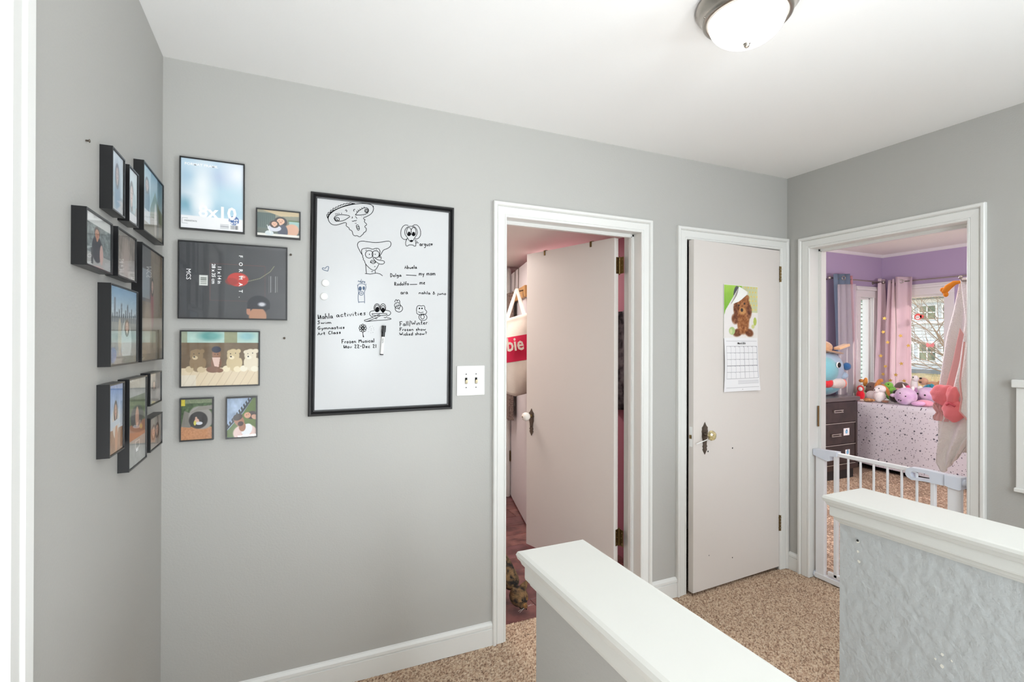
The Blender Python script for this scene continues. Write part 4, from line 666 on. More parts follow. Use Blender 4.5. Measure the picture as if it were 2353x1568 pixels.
def pD(c):
    c.fill((108, 88, 64)); c.rect(0, 1, .80, 1, (176, 206, 196)); c.ell(.36, .92, .14, .08, (96, 160, 156), soft=.8); c.ell(.84, .92, .1, .07, (140, 186, 190), soft=.8); c.rect(.54, .71, .80, 1, (146, 150, 116)); c.rect(0, .07, .8, 1, (150, 160, 136)); c.noise(12, 8)
    c.rect(0, 1, 0, .33, (222, 204, 174)); [c.line([(x, .0), (x + .12, .28)], .006, (200, 180, 150)) for x in np.linspace(.02, .85, 9)]; c.rect(0, .18, 0, .2, (226, 222, 214), .5)
    def bear(x, col, lt, s=1.0, ear=0.03):
        c.ell(x, .42, .085 * s, .16, col); c.ell(x - .10 * s, .31, .05, .058, lt); c.ell(x + .05 * s, .30, .055, .055, lt); c.ell(x - .07, .42, .03, .09, col); c.ell(x + .08, .42, .03, .09, col)
        c.ell(x - .06, .62, ear, .04, col); c.ell(x + .06, .64, ear, .04, col); c.ell(x - .01, .56, .082 * s, .12, col); c.ell(x - .03, .52, .035, .035, lt)
        c.ell(x - .04, .535, .012, .014, (30, 26, 24)); c.ell(x - .045, .59, .007, .01, (30, 26, 24)); c.ell(x + .02, .60, .007, .01, (30, 26, 24))
    bear(.2, (140, 116, 84), (206, 186, 150)); bear(.67, (206, 186, 144), (236, 222, 190)); bear(.90, (226, 214, 190), (238, 230, 210), 1.0, .045)
    c.ell(.44, .58, .055, .09, (146, 104, 80)); c.ell(.44, .67, .06, .06, (38, 44, 66)); c.ell(.44, .42, .07, .12, (128, 88, 66)); c.poly([(.385, .52), (.49, .52), (.47, .34), (.42, .34)], (222, 190, 178)); c.ell(.40, .30, .09, .06, (124, 86, 66)); c.ell(.48, .28, .05, .04, (130, 92, 70))
    for s_ in (-.018, .018): c.ell(.44 + s_, .58, .006, .008, (30, 20, 20))
frame_b(-3.234, -2.973, 1.241, 1.451, 'black-framed photo of a baby sitting between three big plush animals', pD, 190)
def pE(c):
    c.fill((60, 84, 44)); c.noise(40, 14); c.rect(0, .12, .84, 1, (206, 190, 60)); c.rect(.12, 1, .9, 1, (120, 132, 100)); c.poly([(0, 0), (1, 0), (1, .30), (0, .33)], (186, 128, 84)); c.noise(22, 30); c.poly([(0, .33), (.1, .72), (.28, .66), (.3, .3)], (120, 116, 108)); c.ell(.64, .54, .38, .30, (150, 146, 140), .5); c.ell(.55, .48, .30, .21, (26, 22, 22)); c.poly([(.28, .66), (.6, .82), (1, .84), (1, .74), (.6, .72)], (136, 132, 124))
    c.ell(.5, .45, .08, .07, (214, 170, 150)); c.ell(.58, .40, .11, .04, (206, 208, 216)); c.ell(.48, .53, .035, .035, (200, 160, 140)); c.ell(.44, .41, .04, .06, (206, 196, 80))
frame_b(-3.234, -3.127, 1.044, 1.202, 'small black-framed photo of a child curled inside a hollow log, below the bear photo', pE, 110)
def pF(c):
    c.fill((150, 170, 196)); c.noise(46, 5); c.poly([(0, .18), (.55, .62), (.9, 1), (1, 1), (1, 0), (0, 0)], (88, 110, 52)); c.poly([(0, .20), (.55, .64), (.9, 1), (.84, 1), (.5, .68), (0, .25)], (44, 50, 56))
    for t in np.linspace(0, 1, 11): c.poly([(.02 + t * .8, .24 + t * .72), (.06 + t * .8, .29 + t * .72), (.02 + t * .8, .36 + t * .72), (-.02 + t * .8, .31 + t * .72)], (36, 42, 52))
    c.ell(.85, .55, .17, .1, (48, 34, 30), .7); c.ell(.70, .55, .12, .075, (212, 160, 132), -.4); c.ell(.95, .5, .12, .06, (210, 164, 140), -.5); c.ell(.62, .10, .42, .22, (224, 196, 190)); c.ell(.68, .18, .18, .16, (232, 234, 238), -.4); c.ell(.52, .26, .12, .12, (160, 112, 86)); c.ell(.41, .42, .17, .15, (164, 114, 88), .35); c.ell(.36, .51, .17, .08, (44, 34, 32), .4); c.ell(.46, .34, .1, .06, (60, 42, 36), .3)
    for x, z in ((.35, .44), (.44, .47)): c.ell(x, z, .018, .012, (26, 20, 20))
    for x, z in ((.67, .56), (.73, .58)): c.ell(x, z, .014, .009, (36, 26, 26))
frame_b(-3.087, -2.981, 1.043, 1.200, 'small black-framed tilted selfie of a man and woman above a city skyline', pF, 110)

# ================================================================ picture frames on the left wall
def frame_l(y0, y1, z0, z1, label, paint, nx=70, rim=.004, dep=.026):
    """y0 nearer the camera"""
    c = Vector((XL, (y0 + y1) / 2, z0)); t = thing('picture_frame', label, 'picture frame', c, 'black box frames on the short left wall'); m = MB(); rings = []; pf = [(0, 0), (0, dep), (rim, dep), (rim, dep - .003), (rim, .002)]
    for (y, z, sy, sz) in ((y0, z0, 1, 1), (y0, z1, 1, -1), (y1, z1, -1, -1), (y1, z0, -1, 1), (y0, z0, 1, 1)): rings.append([Vector((XL + o, y + sy * d, z + sz * d)) for d, o in pf])
    m.sweep(rings, closed=False, caps=False); m.add([(XL + .001, y0, z0), (XL + .001, y1, z0), (XL + .001, y1, z1), (XL + .001, y0, z1)], [(0, 1, 2, 3)]); obj('frame', m, M_black, t)
    cv = Cv(y1 - y0 - 2 * rim, z1 - z0 - 2 * rim, nx); paint(cv); print_sheet('photo_print', cv, (XL + dep - .004, y0 + rim, z0 + rim), (0, y1 - y0 - 2 * rim, 0), (0, 0, z1 - z0 - 2 * rim), t)
    m = MB(); m.box(XL + dep - .003, XL + dep - .002, y0 + rim, y1 - rim, z0 + rim, z1 - rim); obj('glass', m, M_glass, t); return t
def sky(c, hz, sk0=(206, 220, 230), sk1=(110, 160, 196), gr=(150, 148, 140)): c.fill(sk0); c.grad(sk0, sk1, hz, 1); c.rect(0, 1, 0, hz, gr); c.noise(14, 6); return c
def p1(c): sky(c, .3, (196, 208, 212), (214, 222, 226), (168, 168, 166)); c.ell(.5, .42, .3, .42, (150, 160, 170), soft=.7); c.ell(.52, .3, .22, .26, (120, 134, 156), soft=.5); c.face(.5, .66, .13, (190, 160, 146), (96, 78, 70))
def p2(c): sky(c, .35, (176, 200, 206), (206, 216, 220)); c.face(.4, .55, .17, (200, 170, 156), (70, 56, 52), body=(96, 130, 140)); c.ell(.7, .4, .2, .2, (150, 176, 180)); c.rect(0, 1, 0, .18, (206, 208, 210))
def p3(c): sky(c, .42, (186, 200, 196), (74, 128, 152), (150, 144, 128)); c.poly([(.35, .42), (.6, .75), (.8, .55), (1, .5), (1, .3), (.3, .3)], (96, 108, 60)); c.poly([(0, .2), (.34, .16), (.38, .98), (.02, .98)], (170, 196, 206)); c.ell(.2, .5, .13, .3, (70, 94, 120)); c.face(.2, .74, .075, (190, 160, 146), (70, 60, 60)); c.rect(.02, .32, .16, .34, (206, 212, 214)); c.ell(.62, .3, .06, .28, (206, 200, 190)); c.ell(.75, .25, .05, .22, (120, 122, 116))
def p4(c): c.fill((122, 132, 132)); c.noise(60, 16); c.rect(0, 1, .82, 1, (214, 216, 214)); c.rect(0, 1, 0, .26, (176, 176, 174)); c.ell(.45, .36, .2, .26, (44, 46, 56)); c.face(.45, .66, .10, (190, 134, 106), (70, 50, 44), body=None, long=False); c.ell(.62, .28, .07, .2, (206, 170, 160)); c.rect(.22, .3, .05, .35, (70, 72, 74))
def p5(c): c.fill((150, 140, 130)); c.noise(40, 10); [c.line([(x, 0), (x + .14, 1)], .02, (120, 112, 106)) for x in np.linspace(-.1, .9, 9)]; c.rect(0, .7, .9, 1, (120, 116, 110)); c.ell(.5, .4, .2, .5, (176, 160, 150), soft=.8)
def p6(c): c.fill((128, 114, 96)); c.noise(30, 8); c.rect(0, .42, .52, 1, (96, 96, 98)); c.rect(.02, .38, .55, .8, (150, 160, 166)); c.ell(.5, .5, .08, .22, (150, 80, 80)); c.face(.5, .68, .05, (206, 168, 150), (60, 50, 46)); c.ell(.3, .3, .2, .22, (178, 160, 140), soft=.7); c.rect(.55, 1, .1, .9, (160, 146, 122), .6); [c.line([(.62 + k * .06, .1), (.6 + k * .06, .9)], .012, (134, 118, 98)) for k in range(6)]; c.rect(0, 1, 0, .06, (110, 100, 84))
def p7(c):
    c.fill((186, 206, 216)); c.grad((206, 214, 214), (96, 148, 186), .6, 1, 'v'); c.rect(0, 1, 0, .62, (140, 142, 136))
    for k, h in enumerate((.70, .66, .86, .68, .72, .8, .67, .72, .8, .7, .75, .66, .69)): c.rect(k / 13, k / 13 + .05, .55, h, (92, 104, 114))
    c.noise(14, 9); c.ell(.6, .28, .2, .3, (196, 202, 196)); c.face(.62, .5, .07, (206, 170, 146), (110, 84, 60)); c.ell(.35, .35, .06, .25, (190, 176, 150)); c.rect(0, 1, 0, .1, (86, 92, 74)); c.ell(.12, .12, .12, .1, (96, 120, 160))
def p8(c): c.fill((120, 156, 206)); c.grad((214, 222, 230), (100, 140, 204), .5, 1); c.rect(0, 1, 0, .34, (170, 130, 96)); c.noise(26, 10); c.ell(.5, .45, .22, .25, (226, 216, 204)); c.face(.5, .62, .10, (206, 160, 130), (60, 46, 40)); c.ell(.55, .2, .1, .2, (206, 150, 110)); c.poly([(0, .34), (1, .42), (1, .5), (0, .44)], (206, 216, 226))
def p9(c): c.fill((170, 172, 168)); c.rect(.02, .98, .30, .80, (96, 110, 70)); c.noise(24, 9); c.rect(.02, .98, .30, .48, (176, 112, 72)); c.ell(.5, .56, .36, .13, (60, 60, 56)); c.ell(.5, .55, .10, .12, (206, 160, 134)); c.rect(.4, .66, .18, .27, (214, 214, 210)); c.rect(.44, .62, .195, .255, (150, 156, 150)); [c.line([(.1 + k * .05, .97), (.5 + k * .05, .84)], .006, (150, 152, 148)) for k in range(7)]
def p10(c): c.fill((176, 170, 164)); c.noise(20, 5); c.ell(.4, .5, .2, .4, (140, 132, 126), soft=.6); c.face(.42, .62, .11, (196, 166, 150), (96, 80, 72))
def p11(c): c.fill((166, 156, 146)); c.noise(18, 5); c.face(.35, .55, .15, (206, 170, 150), (110, 84, 70)); c.face(.65, .55, .15, (200, 164, 144), (80, 60, 52))
for a_ in ((-.685, -.580, 1.730, 1.883, 'small portrait box frame with a misty grey-blue photo, top left on the left wall', p1), (-.541, -.445, 1.732, 1.884, 'narrow portrait box frame between the two wider frames of the top row', p2),
           (-.388, -.118, 1.739, 1.946, 'landscape box frame in the corner of the top row, photo with teal sky', p3), (-.860, -.681, 1.571, 1.694, 'box frame nearest the white casing, man before a grey crowd', p4),
           (-.640, -.464, 1.574, 1.698, 'small landscape box frame with a brownish striped photo, second row', p5), (-.405, -.114, 1.349, 1.701, 'tallest box frame in the wall corner with a brown street photo', p6),
           (-.695, -.445, 1.349, 1.551, 'box frame showing a city skyline under blue sky', p7), (-.700, -.575, 1.131, 1.307, 'portrait box frame with a bright blue beach photo', p8),
           (-.533, -.338, 1.058, 1.308, 'large lower box frame with a green and orange picture and bare grey border', p9), (-.300, -.137, 1.208, 1.311, 'little pale box frame in the corner above a matching one', p10),
           (-.296, -.126, 1.063, 1.170, 'little box frame lowest in the corner, two faces', p11)): frame_l(*a_, nx=int(50 + 300 * (a_[1] - a_[0])))
txt('MCS', .012, M_pw, basis((XL + .0236, -.452, 1.098), (0, 1, 0), (0, 0, 1)), bpy.data.objects['picture_frame.014'], 'lettering')
# nails and holes in the walls
for nm, p, n_ in (('wall_nail', (XL, -.777, 1.858), (1, 0, 0)), ('wall_nail', (-2.865, 0, 1.755), (0, -1, 0)), ('wall_nail', (-2.887, 0, 1.424), (0, -1, 0))):
    m = MB(); m.lathe([(.002, 0), (.002, .006), (.0042, .0065), (.003, .008), (0, .008)], p, n_, 10)
    obj('wall_nail', m, M_pewter, label={1.858: 'bare nail in the left wall above the box frames', 1.755: 'bare nail in the long wall right of the dark frame', 1.424: 'bare nail head in the wall beside the bear photo'}[p[2]], cat='nail')

# ================================================================ calendar on the closet door
cal = thing('wall_calendar', 'puppy wall calendar with a curled corner hanging on the closet door', 'calendar', on2(-.43, 1.12, .004))
def cw(x, z, out): return on2(x, z, out)
def pK(c):
    c.fill((226, 222, 218)); c.rect(.45, 1, .49, 1, (196, 200, 158))
    for i in range(5):
        for j in range(6): c.ell(.58 + i * .09 + .04 * (j % 2), .55 + j * .085, .018, .016, (226, 200, 96))
    c.rect(0, .52, .30, 1, (140, 186, 62)); c.grad((96, 160, 40), (160, 200, 80), .3, 1, lo=((c.U < .45) & (c.V > .35)).astype(float)); c.noise(10, 6); c.poly([(0, .55), (.30, .30), (.46, .86), (.60, .60), (.5, .05), (0, .0)], (228, 224, 222), .0)
    c.ell(.37, .80, .10, .19, (74, 76, 84)); c.poly([(.0, .0), (.0, .42), (.04, .52), (.42, .97), (.7, .86), (.6, .0)], (230, 226, 224))
    c.ell(.92, .32, .05, .08, (176, 190, 90)); c.ell(.86, .22, .05, .04, (190, 196, 90), al=.6)
    F = (150, 92, 46); D = (112, 62, 30); Lt = (196, 142, 84)
    c.ell(.55, .40, .20, .22, F, soft=.3); c.ell(.32, .36, .10, .10, D, .5, .4); c.ell(.40, .10, .14, .075, D, .2, .4); c.ell(.74, .10, .13, .075, D, -.2, .4); c.ell(.56, .25, .17, .18, F, soft=.3); c.ell(.55, .64, .20, .19, F, soft=.25); c.ell(.35, .56, .08, .14, D, soft=.4); c.ell(.74, .52, .08, .14, D, soft=.4); c.ell(.62, .78, .12, .06, F, soft=.4)
    m_ = ((c.U - .56) / .33) ** 2 + ((c.V - .42) / .42) ** 2 < 1; c.noise(70, 26, m_ & (c.I[..., 2] < .5)); c.ell(.54, .52, .10, .07, Lt, soft=.4); c.ell(.52, .535, .04, .035, (38, 28, 30)); c.ell(.43, .62, .024, .02, (34, 24, 20)); c.ell(.60, .66, .026, .02, (34, 24, 20)); c.ell(.23, .13, .09, .075, (172, 196, 132), soft=.15); c.ell(.2, .12, .04, .05, (206, 212, 160), soft=.5)
cv = Cv(.29, .305, 120); pK(cv); O = cw(-.578, 1.440, .006); print_sheet('picture_page', cv, O, cw(-.288, 1.440, .006) - O, Vector((0.0, 0, .306)), cal, vcol_mat('calendar_print', .5))
m = MB(); m.add([cw(-.578, 1.436, .002), cw(-.286, 1.436, .002), cw(-.286, 1.748, .002), cw(-.578, 1.748, .002), cw(-.578, 1.436, .0055), cw(-.286, 1.436, .0055), cw(-.286, 1.748, .0055), cw(-.578, 1.748, .0055)], [(0, 1, 2, 3), (4, 7, 6, 5), (0, 4, 5, 1), (1, 5, 6, 2), (2, 6, 7, 3), (3, 7, 4, 0)]); obj('page_stack', m, mat('paper_white', rgb(236, 236, 232), .7), cal)
# curled corner flap
m = MB(); a0, a1, a2 = cw(-.455, 1.742, .007), cw(-.382, 1.706, .020), cw(-.528, 1.632, .012); m.patch([a0, a0.lerp(a2, .5) + Vector((.004, -.010, 0)), a2], [a0, a1, a2.lerp(a1, .35) + Vector((.006, -.010, -.006)), a2], 10, 8, off=(0, -1, 0), th=.0006); obj('curled_corner', m, MATS['paper_white'], cal)
def pG(c):
    c.fill((232, 232, 234)); g = (120, 120, 126); x0, x1 = .06, .97; c.rect(x0, x1, .938, .942, (170, 170, 174)); c.rect(x0, x1, .844, .850, g)
    for r in range(6): c.rect(x0, x1, .843 - r * .122, .850 - r * .122, (140, 140, 146))
    for k in range(8): X = x0 + (x1 - x0) * k / 7; c.rect(X - .004, X + .004, .235 if k not in (3, 4, 5, 6) else .235, .845, (170, 170, 176))
    for k in range(7): c.rect(x0 + .03 + (x1 - x0) * k / 7, x0 + .09 + (x1 - x0) * k / 7, .852, .858, (90, 90, 96))
    d = 0
    for r in range(5):
        for k in range(7):
            d += 1
            if d <= 31: X = x0 + (x1 - x0) * (k + 1) / 7 - .02; c.rect(X - .008, X + .004, .832 - r * .122, .840 - r * .122, (60, 60, 66))
    for r in range(6): c.rect(.38, x1, .10 + r * .02, .102 + r * .02, (176, 176, 180))
    c.rect(x0, x1, .07, .073, (160, 160, 166)); c.ell(.5, .035, .006, .005, (80, 80, 84))
cv = Cv(.30, .312, 150); pG(cv); O = cw(-.578, 1.126, .006)
def blg(U, V):
    b = np.zeros((len(U), 3)); k = .012 * (1 - V) ** 2 * U + .006 * np.sin(PI * V) * (1 - U); b[:, 1] -= k; b[:, 0] += .012 * U * (1 - V) ** 1.5; return b
print_sheet('month_page', cv, O, cw(-.287, 1.126, .006) - O, Vector((0, 0, .312)), cal, vcol_mat('calendar_print', .5), blg)
txt('March 2026', .0165, M_ink, basis(cw(-.470, 1.402, .0125), e2 * -1, (0, 0, 1)), cal, bold=0.0001, sx=.85)

# ================================================================ baby gate
GX = .04
gt = thing('baby_gate', 'white metal baby gate with a grey latch handle across the bedroom doorway', 'gate', (GX, -.54, 0))
def gp(name, x0, x1, y0, y1, z0, z1, b=.003, m_=None, par=None): m = MB(); m.box(x0, x1, y0, y1, z0, z1, b); return obj(name, m, m_ or M_gate, par or gt)
gp('frame_post', GX - .012, GX + .016, -.223, -.170, .012, .745); gp('frame_post', GX - .012, GX + .016, -.885, -.832, .012, .735)
gp('bottom_rail', GX - .016, GX + .018, -.900, -.165, .004, .034)
gp('gate_stile', GX - .010, GX + .012, -.299, -.277, .045, .760); gp('gate_stile', GX - .010, GX + .012, -.780, -.760, .045, .735)
gp('top_rail', GX - .010, GX + .012, -.700, -.277, .752, .774, .004); gp('lower_rail', GX - .010, GX + .012, -.79, -.24, .042, .066, .004)
for y in (-.356, -.423, -.492, -.561, -.629, -.698): m = MB(); m.lathe([(.0062, .06), (.0062, .755)], (GX, y, 0), (0, 0, 1), 12); obj('bar', m, M_gate, gt)
def hprism(pts, x0, x1, holes=None):   # pts in (y,z)
    m = MB(); m.prism([(y, z) for y, z in pts], x1 - x0, Matrix(((0, 0, 1, x0), (1, 0, 0, 0), (0, 1, 0, 0), (0, 0, 0, 1)))); return m
m = hprism([(-.160, .772), (-.300, .780), (-.300, .752), (-.262, .748), (-.262, .722), (-.250, .716), (-.222, .722), (-.160, .738)], GX - .022, GX + .022); obj('hinge_bracket', m, M_gateb, gt)
m = hprism([(-.826, .777), (-.893, .777), (-.893, .722), (-.884, .716), (-.846, .720), (-.826, .726)], GX - .026, GX + .026); obj('latch_bracket', m, M_gateb, gt)
# handle: rounded ring plate with an elongated hole
out = [(-.655, .748), (-.660, .768), (-.676, .778), (-.74, .780), (-.822, .777), (-.822, .722), (-.74, .722), (-.684, .716), (-.664, .726), (-.656, .738)]; inn = [(-.680, .750), (-.684, .758), (-.692, .762), (-.74, .762), (-.760, .758), (-.764, .738), (-.74, .732), (-.694, .729), (-.684, .733), (-.680, .741)]
m = MB(); n = len(out)
for xx in (GX - .020, GX + .020): m.add([(xx, y, z) for y, z in out + inn], [(i, (i + 1) % n, (i + 1) % n + n, i + n) for i in range(n)])
N2 = 2 * n; base_i = 0
m.f += [(i, (i + 1) % n, (i + 1) % n + N2, i + N2) for i in range(n)] + [(n + i, n + (i + 1) % n, n + (i + 1) % n + N2, n + i + N2) for i in range(n)]; m.smooth += [False] * (2 * n); obj('latch_handle', m, M_gateb, gt)
for (y, z, sg) in ((-.160, .752, 1), (-.894, .750, -1), (-.163, .022, 1), (-.902, .022, -1)):
    m = MB(); yy = -.157 if sg > 0 else -.924; L = abs(yy - y); m.lathe([(.005, -.004), (.005, L + .001)], (GX, y, z), (0, sg, 0), 10); m.lathe([(0, -.004), (.016, -.004), (.018, 0), (.018, min(.008, L * .5)), (.012, min(.012, L * .6)), (0, min(.012, L * .6))], (GX, y, z), (0, sg, 0), 14, False); obj('pressure_knob', m, M_gateb, gt)
# ================================================================ bedroom
BX, BY, BH, BS = 4.19, 1.82, 2.55, -2.4
m = MB(); m.box(WT, 3.72, BY, BY + .12, -.05, BH); m.box(3.72, 3.985, BY, BY + .12, 1.995, BH); m.box(3.72, 3.985, BY, BY + .12, -.05, .86); m.box(3.985, BX + .12, BY, BY + .12, -.05, BH); struct('wall_bedroom_back', m, M_purple)
m = MB(); m.box(BX, BX + .12, 1.62, BY, -.05, BH); m.box(BX, BX + .12, 1.13, 1.62, 2.0, BH); m.box(BX, BX + .12, 1.13, 1.62, -.05, .80); m.box(BX, BX + .12, BS, 1.13, -.05, BH); struct('wall_bedroom_right', m, M_purple)
m = MB(); m.box(WT, BX + .1, BS - .1, BS, -.05, BH); struct('wall_bedroom_front', m, M_purple)
m = MB(); m.box(WT, WT + .002, WT, BY, -.05, BH); m.box(WT, WT + .002, -.15, WT, 0, BH); m.box(WT, WT + .002, -.93, -.15, 2.0, BH); m.box(WT, WT + .002, BS, -.93, 0, BH); struct('wall_bedroom_left', m, M_purple)
m = MB(); m.box(WT, BX + .12, BS - .1, BY + .12, BH, BH + .1); struct('ceiling_bedroom', m, mat('bedroom_ceiling_white', rgb(240, 239, 226), .9, bump=.15, bscale=60))
m = MB(); m.box(WT, BX, BS, BY, -.06, -.001); flb = struct('floor_bedroom', m, M_carpet)
m, X, Y, Z = pile(WT, 3.2, -1.0, 1.25, 0.011, 0.005); obj('carpet_pile', m, M_pile, flb, cols=pile_cols(len(X), Z, .005), kind='stuff')
CR = [(0, 0), (.004, .004), (.010, .012), (.012, .020), (.018, .032), (.022, .036), (0, .036)]
m = MB(); m.sweep([[Vector((x, BY - o, BH - .036 + z)) for o, z in CR] for x in (WT, BX)]); m.sweep([[Vector((BX - o, y, BH - .036 + z)) for o, z in CR] for y in (BY, BS)]); struct('trim_10', m, M_trim)
# windows
def window(name, P, a, b, z0, z1, cw_):
    """P(u, out, z): out>0 into the room"""
    s = sthing(name, P((a + b) / 2, 0, z0))
    def bx(nm, u0, u1, o0, o1, za, zb, m_=M_trim, ch=.003):
        p, q = Vector(P(u0, o0, za)), Vector(P(u1, o1, zb)); m = MB(); m.box(p.x, q.x, p.y, q.y, p.z, q.z, ch); return obj(nm, m, m_, s)
    bx('casing_side', a - cw_, a - .004, 0, .018, z0 - .02, z1 + .0); bx('casing_side', b + .004, b + cw_, 0, .018, z0 - .02, z1); bx('casing_head', a - cw_, b + cw_, 0, .020, z1, z1 + .085); bx('head_moulding', a - cw_ - .02, b + cw_ + .02, 0, .045, z1 + .085, z1 + .112); bx('head_moulding', a - cw_ - .01, b + cw_ + .01, 0, .032, z1 + .112, z1 + .135)
    bx('sill', a - cw_ - .02, b + cw_ + .02, -.10, .05, z0 - .03, z0)
    for u0, u1 in ((a, a + .022), (b - .022, b)): bx('sash_stile', u0, u1, -.075, -.03, z0, z1)
    bx('sash_rail', a, b, -.075, -.03, z0, z0 + .035); bx('sash_rail', a, b, -.075, -.03, z1 - .022, z1); bx('glass', a + .02, b - .02, -.056, -.050, z0 + .03, z1 - .02, M_glass, 0)
    bx('jamb_liner', a - .004, a, -.12, .0, z0, z1); bx('jamb_liner', b, b + .004, -.12, .0, z0, z1); bx('jamb_liner', a, b, -.12, 0, z1 - .004, z1); return s
window('window_1', lambda u, o, z: (u, BY - o, z), 3.725, 3.98, .86, 1.99, .10)
w2 = window('window_2', lambda u, o, z: (BX - o, u, z), 1.615, 1.135, .80, 1.995, -.095)
# stickers on the right window pane
M_coral = mat('coral_fleece', rgb(246, 132, 136), .9, sheen=.4, bump=.5, bscale=120); M_stick = mat('pink_sticker', rgb(238, 150, 150), .5)
sk = thing('window_sticker', 'round red sticker with a small white face on the window pane', 'sticker', (BX + .048, 1.438, 1.70))
m = MB(); m.lathe([(0, .001), (.040, .001), (.040, 0), (0, 0)], (BX + .049, 1.438, 1.735), (-1, 0, 0), 20, False); m.lathe([(0, .001), (.022, .001), (.022, 0), (0, 0)], (BX + .049, 1.395, 1.738), (-1, 0, 0), 16, False); obj('backing', m, mat('red_sticker', rgb(226, 96, 92), .5), sk)
m = MB(); m.lathe([(0, .001), (.024, .001), (.024, 0), (0, 0)], (BX + .0475, 1.440, 1.728), (-1, 0, 0), 20, False); obj('face', m, M_white, sk)
m = MB(); [m.lathe([(0, .001), (.005, .001), (.005, 0)], (BX + .046, y, 1.732), (-1, 0, 0), 10, False) for y in (1.448, 1.432)]; obj('eye', m, M_dark, sk)
m = MB(); m.prism([(0, -.02), (.03, -.03), (.045, .0), (.035, .03), (.012, .015), (0, .005), (-.012, .015), (-.035, .03), (-.045, 0), (-.03, -.03)], .001, Matrix(((0, 0, 1, BX + .048), (1, 0, 0, 1.308), (0, 1, 0, 1.389), (0, 0, 0, 1)))); obj('butterfly_sticker', m, M_stick, label='pale pink butterfly sticker on the window pane', cat='sticker')
# curtain rods
def rod(lbl, a, b, fin_a, fin_b, wall):
    t = thing('curtain_rod', lbl, 'curtain rod', a); m = MB(); m.tube([a, b], .008, 10); obj('rod', m, M_nickel, t)
    for p in (fin_a, fin_b):
        if p is not None: m = MB(); m.ball(p, (.022, .022, .022), nu=12, nv=8); obj('finial', m, M_nickel, t)
    A, B_ = Vector(a), Vector(b); wl = Vector(wall)
    for f in (.03, .93): p = A.lerp(B_, f); m = MB(); m.tube([p + Vector((0, 0, -.008)), p + wl + Vector((0, 0, -.008))], .006, 8); m.ball(p + wl + Vector((0, 0, -.008)), (.016, .016, .016), nu=10, nv=6); obj('bracket', m, M_pewter, t)
    return t
rod('thin metal curtain rod over the narrow left window', (3.03, 1.74, 2.185), (4.06, 1.74, 2.185), (3.02, 1.74, 2.185), (4.07, 1.74, 2.185), (0, .078, 0))
rod('shiny metal curtain rod over the wider right window', (4.11, 1.70, 2.175), (4.11, .80, 2.175), None, (4.11, .78, 2.175), (.078, 0, 0))
def curtain(lbl, L, R, col, off, nf, amp, m_=None, trans=.35, seg=40, name='curtain'):
    m_ = m_ or mat('curtain_' + '_'.join(str(int(c * 255)) for c in col), col, .9, trans=trans, bump=.15, bscale=60)
    m = MB(); m.patch(L, R, 22, seg, lambda s, t: amp * math.sin(s * nf * 2 * PI) * (.55 + .45 * t) + amp * .3 * math.sin(s * nf * 5 + t * 3), off, .003); t = thing(name, lbl, 'curtain', Vector(L[0]).lerp(Vector(R[0]), .5)); obj('fabric', m, m_, t); return t
def grommet(t, c, ax): m = MB(); c = Vector(c); pr = [(.021 + .005 * math.cos(a), .005 * math.sin(a)) for a in np.linspace(0, 2 * PI, 9)]; m.lathe(pr, c, ax, 20); obj('grommet', m, M_nickel, t)
c1 = curtain('slate blue curtain panel at the far left of the left window', [(3.06, 1.72, 2.23), (3.07, 1.70, 1.4), (3.07, 1.70, .15)], [(3.36, 1.72, 2.25), (3.36, 1.70, 1.4), (3.37, 1.70, .15)], rgb(128, 146, 166), (0, -1, 0), 2.2, .028); grommet(c1, (3.20, 1.685, 2.185), (.3, 1, 0))
curtain('pink curtain panel beside the slate blue one', [(3.36, 1.75, 2.24), (3.36, 1.73, 1.4), (3.36, 1.73, .15)], [(3.44, 1.74, 2.23), (3.45, 1.72, 1.4), (3.50, 1.72, .15)], rgb(214, 160, 168), (0, -1, 0), 1.5, .02)
curtain('sheer pale curtain hanging in front of the blue panel', [(3.045, 1.66, 2.10), (3.04, 1.65, 1.4), (3.04, 1.65, .15)], [(3.38, 1.66, 2.12), (3.40, 1.65, 1.4), (3.44, 1.65, .15)], (0, 0, 0), (0, -1, 0), 3.2, .012, sheer_mat('sheer_net', rgb(222, 212, 216), .30))
M_pink = mat('pale_pink_curtain', rgb(236, 220, 225), .9, trans=.4, bump=.15, bscale=60); M_gold = mat('gold_foil', rgb(206, 168, 84), .35, .8)
c3 = curtain('pink starry curtain end on the left window rod in the corner', [(4.0, 1.765, 2.23), (3.95, 1.75, 1.7), (3.87, 1.74, .9), (3.86, 1.74, .78)], [(4.13, 1.765, 2.23), (4.11, 1.75, 1.7), (4.10, 1.74, .9), (4.10, 1.74, .78)], (0, 0, 0), (0, -1, 0), 1.2, .03, M_pink)
c4 = curtain('middle fold of pink starry curtain next to the corner', [(4.10, 1.69, 2.20), (4.04, 1.69, 1.6), (4.02, 1.69, .78)], [(4.10, 1.625, 2.22), (4.06, 1.60, 1.6), (4.03, 1.60, .78)], (0, 0, 0), (-1, 0, 0), 1.6, .032, M_pink)
c5 = curtain('pink starry curtain panel with a grommet covering the edge of the right window', [(4.09, 1.61, 2.24), (4.06, 1.57, 1.6), (4.02, 1.57, .78)], [(4.10, 1.42, 2.22), (4.09, 1.415, 1.6), (4.07, 1.40, .78)], (0, 0, 0), (-1, 0, 0), 1.25, .032, M_pink); grommet(c5, (4.075, 1.535, 2.175), (1, .3, 0))
random.seed(8)
